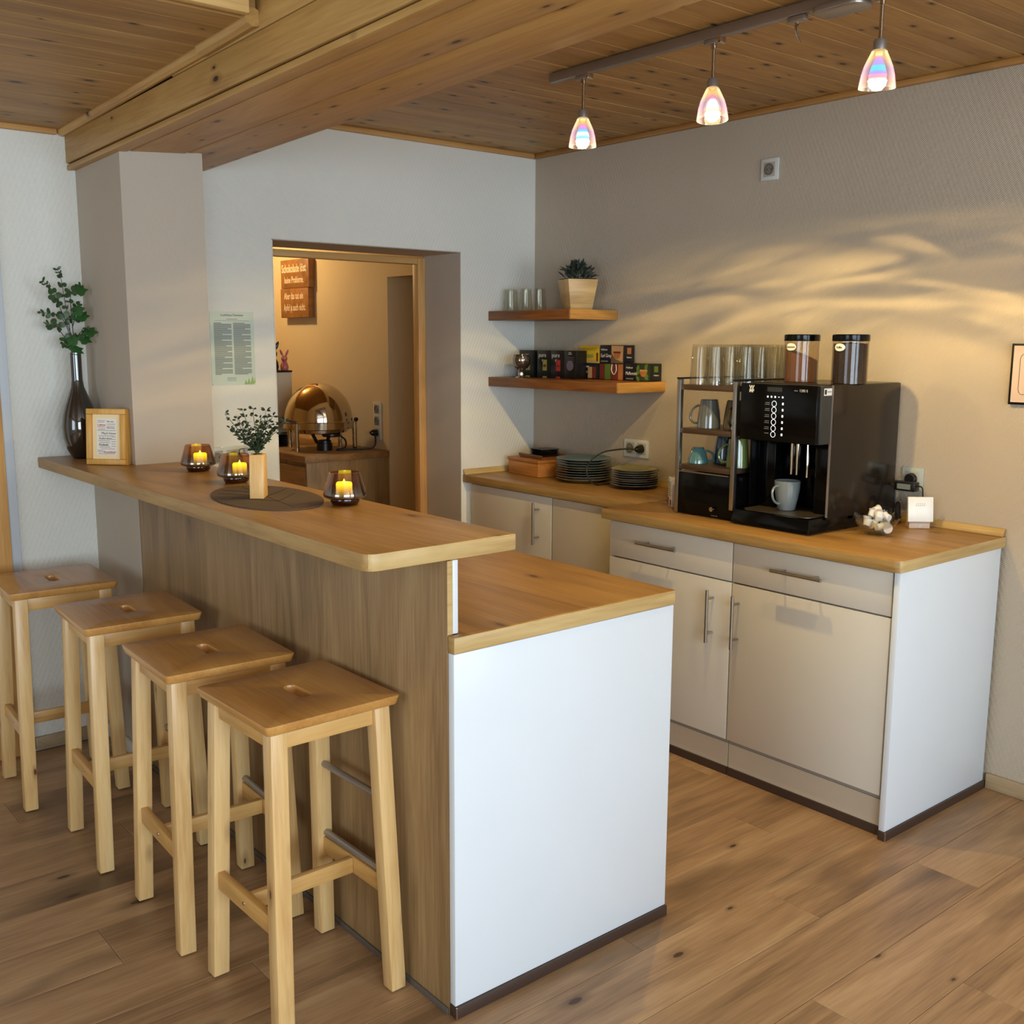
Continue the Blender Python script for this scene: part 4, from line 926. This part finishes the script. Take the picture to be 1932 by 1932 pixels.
P('stand', M().hexa([(-.036, -.014, 0), (.036, -.014, 0), (.036, .03, 0), (-.036, .03, 0)], [(-.036, -.012, .018), (.036, -.012, .018), (.036, .022, .05), (-.036, .022, .05)]), simple('stand_beige', (196, 170, 146), .4, var=.03), t, bevel=.001)
P('stand_screw', M().lathe([(0, 0), (.004, 0), (.004, .001), (0, .001)], 10).xf(Matrix.Translation((0, -.0135, .009)) @ Matrix.Rotation(PI/2, 4, 'X')), SATIN, t)
tilt = Matrix.Translation((0, -.016, .024)) @ Matrix.Rotation(math.radians(-9), 4, 'X')
fb = P('panel', M().box(-.044, .044, -.006, .006, 0, .088).xf(tilt), WHITEP, t, bevel=.002)
for k in range(5):
    P('icon', M().box(-.016+k*.007, -.013+k*.007, -.0064, -.006, .062, .065).xf(tilt), GREYP, fb); P('icon', M().box(-.017+k*.007, -.013+k*.007, -.0064, -.006, .056, .0585).xf(tilt), GREYP, fb)
P('status_light', M().box(-.019, -.015, -.0064, -.006, .0655, .0695).xf(tilt), simple('green_led', (190, 240, 190), .5, emit=(190, 250, 190), es=.6), fb)
o = P('cable_coil', M().tube(spline([(.0, .0, .005), (.012, .006, .02), (.016, .01, .045), (.008, .008, .068), (-.010, .002, .07), (-.02, -.004, .045), (-.016, -.004, .018), (0, 0, .012), (.012, .008, .03), (.010, .010, .055), (-.006, .006, .06)], 5), .0065, 8), RUBBER, loc=(-.055, -2.095, .9025))
tag(o, 'bundled black cable standing beside the coffee machine', 'cable')
t = thing('wall_picture', 'black framed picture cut off at the photo edge', 'picture', (-.0008, -2.60, 1.447))
P('frame', M().box(-.014, 0, -.16, .161, -.1, .1), BLACK_SAT, t, bevel=.001)
P('print', M().box(-.0146, -.0141, -.152, .153, -.092, .093), simple('picture_card', (214, 186, 166), .6, var=.03), t)
P('line', M().tube([(-.0148, y, z) for y, z in [(a_, b_) for a_, b_ in [(.13+.0, .05), (.13, -.05), (.127, -.06), (.12, -.066), (-.12, -.066), (-.13, -.05), (-.13, .05), (-.12, .066), (.12, .066), (.127, .06), (.13, .05)]]], .0008, 6), INK, t)

# ------------------------------------------------------------------ things on the bar
BT = BZ+.0006
t = thing('floor_vase', 'tall dark glass bottle vase in the bar corner', 'vase', (-2.297, -.115, BT))
vp = [(0, 0), (.028, 0), (.033, .003), (.050, .035), (.061, .075), (.0635, .115), (.059, .155), (.048, .195), (.034, .230), (.0235, .258), (.0195, .285), (.0195, .383), (.0165, .383), (.0165, .285), (.02, .256), (0, .2)]
P('body', M().lathe(vp, 48), simple('smoked_glass', (34, 28, 23), .05, coat=1.0, var=.08, spec=.8), t)
t.name = 'bottle_vase'
LEAFG = simple('eucalyptus_leaf', (56, 84, 48), .4, var=.35); LEAFG2 = simple('ivy_leaf', (48, 90, 42), .35, var=.3); STEM = simple('stem_brown', (44, 40, 26), .6, var=.2)
VX, VY, VZ = -2.297, -.115, BT+.383
bq = thing('eucalyptus_bunch', 'eucalyptus and ivy sprigs standing in the dark bottle vase', 'plant', (VX, VY, VZ))
def disc_leaf(L, W, mat, lobes=0, seed=0):
    m = M(); n = 12; c = (L*.5, 0, -L*.06); vs = [c]
    for i in range(n):
        a_ = 2*PI*i/n; rr = 1+(.28*math.cos(lobes*a_+seed) if lobes else 0)
        x = L*.5+L*.5*math.cos(a_)*rr; y = W*.5*math.sin(a_)*rr; vs.append((x, y, .05*L*math.cos(2*a_)))
    m.add(vs, [(0, 1+i, 1+(i+1) % n) for i in range(n)]); return mesh('leaf', m, mat, smooth=True)
lf = [disc_leaf(.022, .017, LEAFG), disc_leaf(.017, .010, LEAFG), disc_leaf(.026, .022, LEAFG), disc_leaf(.048, .042, LEAFG2, 5, .4)]
mmv = .001
stems = [[(-12, -60), (-11, 88), (-21, 186), (-28, 257), (-39, 297)], [(-10, 60), (-44, 156), (-57, 188), (-71, 223), (-101, 253)], [(-8, 40), (-39, 124), (-71, 138), (-104, 141)],
         [(4, -60), (-1, 100), (-2, 203), (16, 223), (44, 240)], [(-6, 90), (12, 130), (23, 155), (32, 177)], [(2, 30), (16, 71), (42, 81)], [(-6, 10), (-40, 70), (-62, 96), (-88, 104)], [(-4, -10), (-22, 34), (-38, 30)]]
for si, s_ in enumerate(stems):
    yo = rnd.uniform(-.012, .012)
    pts = spline([(x*mmv, yo*k_+rnd.uniform(-.006, .006), z*mmv) for k_, (x, z) in enumerate(s_)], 6)
    br = P('stem', M().tube(pts, [.0016*(1-.55*i/len(pts)) for i in range(len(pts))], 6), STEM, bq)
    i = 4; k_ = 0
    while i < len(pts):
        if pts[i].z > .004:
            tdir = (pts[i]-pts[i-1]).normalized(); f_ = i/len(pts)
            for sgn in (-1, 1):
                side = tdir.cross(Vector((0, 1, 0))).normalized()*sgn*math.cos(k_*.9)+Vector((0, -1, 0))*sgn*math.sin(k_*.9)
                d = (side+tdir*.55+Vector((rnd.uniform(-.25,.25), rnd.uniform(-.35,.25), rnd.uniform(-.2,.2)))).normalized()
                z_ = Vector((rnd.uniform(-.4, .4), -1, rnd.uniform(.1, .9))); y_ = z_.cross(d).normalized(); z_ = d.cross(y_)
                o = P('leaf', lf[1 if f_ > .78 else rnd.choice((0, 2, 0))], None, br, loc=pts[i]); o.rotation_euler = Matrix((d, y_, z_)).transposed().to_euler()
        i += 3 if f_ < .7 else 2; k_ += 1
    if si in (3, 4, 5, 7):
        for q_ in range(2 if si != 4 else 1):
            p = pts[len(pts)*(1+q_)//3]; d = Vector((rnd.uniform(.4, 1), -.3, rnd.uniform(-.4, .3))).normalized(); z_ = Vector((.1, -1, .5)); y_ = z_.cross(d).normalized(); z_ = d.cross(y_)
            if p.z > .005: o = P('leaf', lf[3], None, br, loc=p); o.rotation_euler = Matrix((d, y_, z_)).transposed().to_euler()
# framed print
t = thing('picture_frame', 'small wooden standing frame with printed words on the bar', 'frame', (-2.300, -.392, BT), math.radians(-47))
def lean(m): return m.xf(Matrix.Rotation(math.radians(-5), 4, 'X'))
W2, H2 = .0715, .194
P('back', lean(M().box(-W2, W2, .006, .036, 0, H2)), FRAMEWOOD, t)
for n_, b_ in (('frame_rail', (-W2, W2, -.008, .0058, 0, .019)), ('frame_rail', (-W2, W2, -.008, .0058, H2-.019, H2)), ('frame_stile', (-W2, -W2+.019, -.008, .0058, .0193, H2-.0193)), ('frame_stile', (W2-.019, W2, -.008, .0058, .0193, H2-.0193))):
    P(n_, lean(M().box(*b_)), FRAMEWOOD, t, bevel=.002)
P('mount', lean(M().box(-.052, .052, .002, .005, .0195, H2-.0195)), MATBOARD, t)
pp = P('print', lean(M().box(-.037, .037, .0012, .0019, .034, .160)), PAPER, t)
LM = Matrix.Rotation(math.radians(-5), 4, 'X')
def ptext(w, size, x, z, mat):
    o = text(w, size, mat, pp, tuple(LM @ Vector((x, .0006, z))), (PI/2-math.radians(5), 0, 0)); return o
ptext('Mach hinne', .0115, .008, .109, GREYINK); ptext('Auferuher', .0115, -.004, .091, GREYINK); ptext('Kinkeln', .0115, -.010, .069, INK); ptext('Kassel\u00e4ner', .0105, .012, .044, REDINK)
ptext('Lebens', .0105, -.018, .138, REDINK); ptext('Als nun', .0085, .014, .150, GREYINK); ptext('Muh heute', .007, .016, .128, GREYINK)
for z, x0, x1 in ((.153, -.033, -.004), (.148, -.033, -.008), (.131, -.033, -.006), (.124, -.03, -.004), (.119, -.034, 0.034), (.134, .002, .03), (.141, .002, .033), (.100, -.03, .03), (.083, -.03, .012), (.077, -.026, .012), (.061, -.026, .014), (.055, -.02, .03), (.050, -.034, -.014), (.045, -.034, -.01), (.038, -.03, .03), (.096, .018, .034), (.088, .018, .033), (.080, .018, .034), (.072, .018, .032), (.064, .018, .034)):
    P('print_line', lean(M().box(x0, x1, .0006, .0011, z-.0007, z+.0007)), GREYINK if z not in (.134, .131) else REDINK, pp)

# candle glasses
SMOKE = glass('smoked_amber_glass', (210, 150, 90), refl=2.0, rough=.03, grad=((.018, (176, 152, 130), .30), (.064, (238, 208, 172), .03)))
SMOKEB = glass('smoked_base_glass', (150, 112, 76), refl=1.6, rough=.05)
WAXL = None
def wax():
    m, nt, b = nm('led_wax'); L = nt.links.new; b.inputs['Base Color'].default_value = C(240, 214, 130); b.inputs['Roughness'].default_value = .5
    tc = N(nt, 'TexCoord'); sp = N(nt, 'SeparateXYZ'); L(tc.outputs['Object'], sp.inputs[0]); mr = N(nt, 'MapRange', i_1=-.004, i_2=.032); L(sp.outputs[2], mr.inputs[0])
    b.inputs['Emission Color'].default_value = C(250, 250, 60); L(math_n(nt, 'MULTIPLY', math_n(nt, 'POWER', mr.outputs[0], 1.1), 3.2), b.inputs['Emission Strength']); return m
WAX = wax(); FLAME = simple('led_flame', (255, 240, 160), .5, emit=(255, 240, 130), es=7)
def candle(label, loc, dx):
    t = thing('candle_glass', label, 'candle glass', loc, group='smoked candle glasses on the bar')
    P('glass_cup', M().lathe([(.0, .0185), (.034, .0185), (.050, .018), (.0565, .022), (.0575, .027), (.056, .034), (.041, .086), (.039, .0865), (.054, .034), (.0545, .026), (.049, .022), (.0, .0215)], 44), SMOKE, t)
    P('glass_foot', M().lathe([(0, 0), (.033, 0), (.037, .004), (.039, .012), (.0375, .0182), (0, .0182)], 40), SMOKEB, t)
    c = thing('led_candle', label.replace('glass', 'candle', 1) if False else 'lit yellow candle inside the '+label, 'candle', (loc[0]+dx[0], loc[1]+dx[1], loc[2]+.022), group='lit candles in smoked glasses')
    r = .0215; m = M(); n = 28
    P('wax', M().lathe([(0, 0), (r, 0), (r, .033), (r-.002, .037), (r-.007, .033), (0, .031)], n), WAX, c)
    P('flame', M().lathe([(0, .0295), (.004, .033), (.0045, .037), (0, .047)], 12), FLAME, c)
candle('smoked candle glass nearest the pillar', (-2.118, -.747, BT), (.006, -.004))
candle('smoked candle glass behind the wooden plant vase', (-2.142, -1.087, BT), (.008, -.010))
candle('smoked candle glass standing alone at the mat tip', (-2.106, -1.675, BT), (-.002, .0))
# placemat with leaf veins
MATM = simple('felt_taupe', (96, 80, 68), .8, var=.08, bump=.3, bscale=400)
t = thing('placemat', 'oval brown leaf-shaped placemat under the wooden vase', 'placemat', (-2.218, -1.440, BT), math.radians(-8))
pts = []
for i in range(40):
    a_ = 2*PI*i/40; pts.append((.138*math.cos(a_), .250*math.sin(a_)))
m = M().prism(pts, 0, .003); P('mat', m, MATM, t)
for k, (a0, b0, a1, b1) in enumerate(((0, -.22, 0, .22), (0, -.1, .09, .02), (0, 0, .1, .12), (0, .09, .07, .18), (0, -.1, -.09, .02), (0, 0, -.1, .12), (0, .09, -.07, .18))):
    P('vein', M().tube([(a0, b0, .0031), (a1, b1, .0031)], .0009, 5), INK, t)
# wooden vase with small plant
t = thing('wooden_vase', 'light beech block vase standing on the placemat', 'vase', (-2.240, -1.440, BT+.0034), math.radians(-36))
P('block', M().hexa([(-.019, -.034, 0), (.019, -.034, 0), (.019, .034, 0), (-.019, .034, 0)], [(-.0195, -.020, .119), (.0195, -.020, .119), (.0195, .030, .119), (-.0195, .030, .119)]), BEECH, t, bevel=.002)
P('opening', M().lathe([(0, .1192), (.013, .1192), (.013, .120), (0, .120)], 20, (0, .004, 0)), BLACK_GAP, t)
t = thing('small_shrub', 'bushy green sprig with tiny white flowers in the beech vase', 'plant', (-2.240, -1.437, BT+.1237))
LEAFD = simple('dark_green_leaf', (40, 56, 38), .5, var=.3); fo = M(); sm = M(); fl_ = M()
for k in range(18):
    an = k*2.4; sp_ = (.35+1.35*((k*5) % 18)/18); L_ = .095+.06*((k*3) % 7)/7
    d = Vector((math.cos(an)*sp_*.75, math.sin(an)*sp_*.75, 1.15)).normalized()
    pts = [Vector((0, 0, .0))+d*L_*q_/6+Vector((0, 0, -.012*(q_/6)**2))+d.cross(Vector((0,0,1)))*.006*math.sin(q_*1.3+k) for q_ in range(7)]
    sm.tube(pts, [.0017, .0015, .0013, .0011, .001, .0008, .0006], 5)
    for q_ in range(1, 7):
        for j in range(4 if q_ < 6 else 5):
            a2 = rnd.uniform(0, 2*PI); dd = Vector((math.cos(a2), math.sin(a2), rnd.uniform(-.2, .9)))
            leaf(fo, pts[q_]+dd*.002, dd, (rnd.uniform(-1,1), rnd.uniform(-1,1), .6), rnd.uniform(.010, .016), rnd.uniform(.006, .009), .3)
    if k in (3, 8, 11):
        for j in range(5): leaf(fl_, pts[-1], (math.cos(j*1.26), math.sin(j*1.26), .5), (0, 0, 1), .008, .006)
P('stems', sm, simple('green_stem', (58, 72, 44), .6, var=.1), t); o = P('foliage', fo, LEAFD, t, smooth=False); o['kind'] = 'stuff'; o = P('flowers', fl_, PAPER, t, smooth=False); o['kind'] = 'stuff'

# ------------------------------------------------------------------ behind the bar on the island and the notice on the wall
t = thing('plastic_canister', 'white plastic canister with red emblem behind the wooden vase', 'canister', (-1.62, -.11, .9118), math.radians(-12))
P('body', M().prism(M().rrect(.10, .07, .012, 4), 0, .168), WHITEP, t, bevel=.003)
P('shoulder', M().prism(M().rrect(.094, .064, .012, 4), .1685, .178), WHITEP, t, bevel=.003)
P('cap', M().lathe([(0, .1785), (.020, .1785), (.020, .196), (.017, .198), (0, .198)], 24, (-.012, 0, 0)), simple('grey_cap', (190, 188, 184), .35, var=.02), t)
P('emblem', M().prism([(-.044, 0), (-.012, 0), (-.012, .05), (-.022, .03), (-.036, .026)], -.0006, 0).xf(Matrix.Translation((0, -.0352, .112)) @ Matrix.Rotation(PI/2, 4, 'X')), REDINK, t)
P('label_bar', M().box(.004, .044, -.0358, -.0352, .150, .160), INK, t)
text('VO', .018, INK, t, (.0, -.0358, .092), FACE_Y); text('M', .018, INK, t, (-.006, -.0358, .074), FACE_Y)
P('wire_handle', M().tube(spline([(-.048, .0, .165), (-.05, 0, .19), (-.04, 0, .197), (-.015, 0, .199)], 4), .002, 6), BLACK_SAT, t)
t = thing('wall_notice', 'pale green laminated notice with two text columns beside the doorway', 'notice', (-1.634, -.001, 1.512))
SHW, SHH = .096, .149
P('sheet', M().box(-SHW, SHW, -.0012, 0, -SHH, SHH), GREENPAPER, t)
text('Luckthaus Demeter', .0125, INK, t, (0, -.0016, SHH-.014), FACE_Y)
P('text_line', M().box(-.024, .024, -.0018, -.0013, SHH-.031, SHH-.029), GREYINK, t); P('text_line', M().box(-.075, .075, -.0018, -.0013, SHH-.037, SHH-.0358), GREYINK, t)
for cx_ in (-.044, .040):
    z = SHH-.046; k = 0; x0 = cx_-.036
    while z > -SHH+.045:
        ln = .076*(1 if (k % 5) else rnd.uniform(.35, .8)); P('text_line', M().box(x0, x0+ln, -.0018, -.0013, z-.0013, z+.0013), GREYINK, t); z -= .0046; k += 1
P('grass_print', M().prism([(.045, 0), (.052, .02), (.058, .004), (.066, .028), (.072, .006), (.082, .034), (.088, .01), (.093, .03), (.0945, 0)], -.0017, -.0013).xf(Matrix.Translation((0, 0, -SHH+.002)) @ Matrix.Rotation(PI/2, 4, 'X') @ Matrix.Scale(-1, 4, (0, 0, 1))), simple('grass_print', (150, 178, 104), .5, var=.2), t)
for k in range(3): P('text_line', M().box(-.03, .01, -.0018, -.0013, -SHH+.018+k*.006, -SHH+.0195+k*.006), GREYINK, t)
for sx_, sz_ in ((1, 1), (1, -1), (-1, -1)): P('pin', M().lathe([(0, 0), (.003, 0), (.002, .003), (0, .003)], 8).xf(Matrix.Translation((sx_*(SHW-.004), -.0014, sz_*(SHH-.004))) @ Matrix.Rotation(PI/2, 4, 'X')), WHITEP, t)

# ------------------------------------------------------------------ inside the room behind the doorway
t = thing('sideboard', 'light oak sideboard in the back room under the chafing dish', 'sideboard', (-.40, 1.17, 0))
P('top', M().box(-.285, .278, 0, 2.0, .862, .9), SONOMA_H, t, bevel=.002)
P('side_panel', M().box(-.27, .278, .012, .03, 0, .8615), SONOMA, t, bevel=.001)
P('body', M().box(-.25, .278, .031, 1.98, .08, .8615), SONOMA, t)
for k in range(3):
    for zz0, zz1 in ((.60, .835), (.345, .58), (.09, .325)):
        P('drawer', M().box(-.27, -.251, .035+k*.65, .035+k*.65+.645, zz0, zz1), SONOMA_H, t, bevel=.002)
SB = .9006
t = thing('chafing_dish', 'polished round roll-top chafing dish in the back room', 'chafing dish', (-.40, 1.515, SB), math.radians(0))
prof = [(.205, .17)]+[(.203*math.cos(a_), .172+.225*math.sin(a_)) for a_ in [i*PI/2/12 for i in range(12)]]+[(0, .397)]
P('roll_top', M().lathe(prof, 48), CHROME, t)
P('water_pan', M().lathe([(0, .098), (.15, .098), (.17, .104), (.175, .122), (.204, .124), (.212, .128), (.212, .168), (.205, .1695), (0, .1695)], 48), CHROME, t)
for an in (-155, -115+70, 25, 115):
    a_ = math.radians(an); c_, s_ = math.cos(a_), math.sin(a_)
    lg = P('leg', M().tube([(.219*c_, .219*s_, 0), (.219*c_, .219*s_, .165)], .014, 14), CHROME, t)
P('cover_handle', M().tube(spline([(-.205, .075, .17), (-.275, .06, .175), (-.285, .0, .176), (-.275, -.07, .175), (-.20, -.09, .17)], 5), .007, 10), simple('dark_handle', (70, 40, 34), .3, var=.05), t)
P('hinge_knob', M().lathe([(0, -.01), (.012, -.006), (.012, .006), (0, .01)], 14).xf(Matrix.Translation((.19, -.115, .175)) @ Matrix.Rotation(PI/2, 4, 'X')), BLACK_SAT, t)
P('heater', M().lathe([(0, .08), (.05, .08), (.055, .086), (.055, .0975), (0, .0975)], 24, (.02, -.11, 0)), BLACK_SAT, t)
for s_ in (-1, 1): P('burner_arm', M().hexa([(-.02+s_*.03-.011, -.07, .04), (-.02+s_*.03+.011, -.07, .04), (-.02+s_*.03+.011, -.064, .04), (-.02+s_*.03-.011, -.064, .04)], [(-.02+s_*.075-.011, -.07, .122), (-.02+s_*.075+.011, -.07, .122), (-.02+s_*.075+.011, -.064, .122), (-.02+s_*.075-.011, -.064, .122)]), BROWNBLACK, t)
P('burner', M().lathe([(0, .0), (.046, 0), (.046, .042), (.04, .044), (.04, .058), (.03, .062), (0, .062)], 28, (-.02, -.10, .0005)), BLACK_SAT, t)
P('power_cord', M().tube(spline([(.055, -.14, .09), (.08, -.17, .06), (.06, -.2, .02), (.02, -.17, .006), (.10, -.20, .006), (.20, -.24, .006), (.235, -.255, .03), (.248, -.235, .09)], 6), .005, 8), RUBBER, t)
for k in range(6):
    tag(P('black_plate', M().lathe([(0, 0), (.07, 0), (.108, .010), (.106, .0115), (.068, .002), (0, .002)], 32), BLACK_SAT, loc=(-.52, 1.87, SB+.0005+k*.0125)), ['bottom', 'second lowest', 'third lowest', 'fourth lowest', 'fifth lowest', 'topmost'][k]+' black plate stacked behind the chafing dish', 'plate', 'black plates behind the chafing dish')
t = thing('hot_drink_dispenser', 'white boxy dispenser with black top in the back room', 'dispenser', (-.275, 2.06, SB))
P('body', M().box(-.22, -.10+.02, -.14, .2, .0, .447), simple('offwhite_case', (214, 204, 182), .3, var=.02), t, bevel=.006)
P('lid', M().box(-.222, -.078, -.142, .202, .4475, .458), BLACK_SAT, t, bevel=.002)
def rabbit(label, loc, s, body, rz):
    t = thing('rabbit_figurine', label, 'figurine', loc, rz, 'rabbit figurines')
    P('body', M().lathe([(0, 0), (.030*s, 0), (.036*s, .02*s), (.032*s, .05*s), (.020*s, .072*s), (.018*s, .078*s), (.026*s, .09*s), (.028*s, .105*s), (.02*s, .122*s), (0, .128*s)], 24), body, t)
    for g_ in (-1, 1):
        P('ear', M().lathe([(0, 0), (.007*s, .008*s), (.011*s, .03*s), (.008*s, .055*s), (0, .068*s)], 12).xf(Matrix.Translation((g_*.010*s, 0, .118*s)) @ Matrix.Rotation(g_*.42, 4, 'Y') @ Matrix.Scale(.5, 4, (0, 1, 0))), body, t)
        P('eye', M().lathe([(.0035*s, 0), (.006*s, .0), (.006*s, .002*s), (.0035*s, .002*s)], 12).xf(Matrix.Translation((g_*.011*s, -.025*s, .105*s)) @ Matrix.Rotation(PI/2, 4, 'X')), PAPER, t)
    P('snout', M().lathe([(0, 0), (.008*s, .003*s), (0, .009*s)], 10).xf(Matrix.Translation((0, -.024*s, .095*s)) @ Matrix.Rotation(PI/2, 4, 'X')), body, t)
rabbit('black long-eared rabbit figurine on the white dispenser', (-.440, 2.004, SB+.459), 1.0, simple('dark_ceramic', (40, 32, 30), .25, var=.05), -.5)
rabbit('small pink rabbit figurine on the white dispenser', (-.392, 1.945, SB+.459), .72, simple('pink_ceramic', (196, 112, 108), .3, var=.05), -.7)
t = thing('word_sign', 'brown wooden sign of two boards with white German words', 'sign', (IX-.001, 2.205, 1.878))
for z0, z1, n_ in ((.004, .186, 0), (-.186, .002, 1)):
    P('sign_board', M().box(-.045, -.001, -.188+.012*n_, .188+.012*n_, z0, z1), SIGNWOOD, t, bevel=.002)
SIGNINK = simple('sign_white', (236, 216, 184), .6, var=.02)
text('Schokolade l\u00f6st', .074, SIGNINK, t, (-.0456, .01, .128), FACE_X, sx=.70, bold=.0012); text('keine Probleme.', .060, SIGNINK, t, (-.0456, .01, .055), FACE_X, sx=.66, bold=.0006)
text('Aber das tut ein', .060, SIGNINK, t, (-.0456, .02, -.048), FACE_X, sx=.66, bold=.0006); text('Apfel ja auch nicht.', .062, SIGNINK, t, (-.0456, .01, -.122), FACE_X, sx=.62, bold=.0006)
t = socket('wall_socket', 'tall triple switch and socket plate in the back room', (IX, 1.295, 1.07), 0, 3, horizontal=False)
o = thing('black_plug', 'black plug of the chafing dish in the back room socket', 'plug', (IX-.0115, 1.295, .999))
P('plug_body', M().lathe([(0, .001), (.0185, .001), (.0185, .03), (.008, .045), (0, .045)], 18).xf(Matrix.Rotation(-PI/2, 4, 'Y')), BLACK_SAT, o)
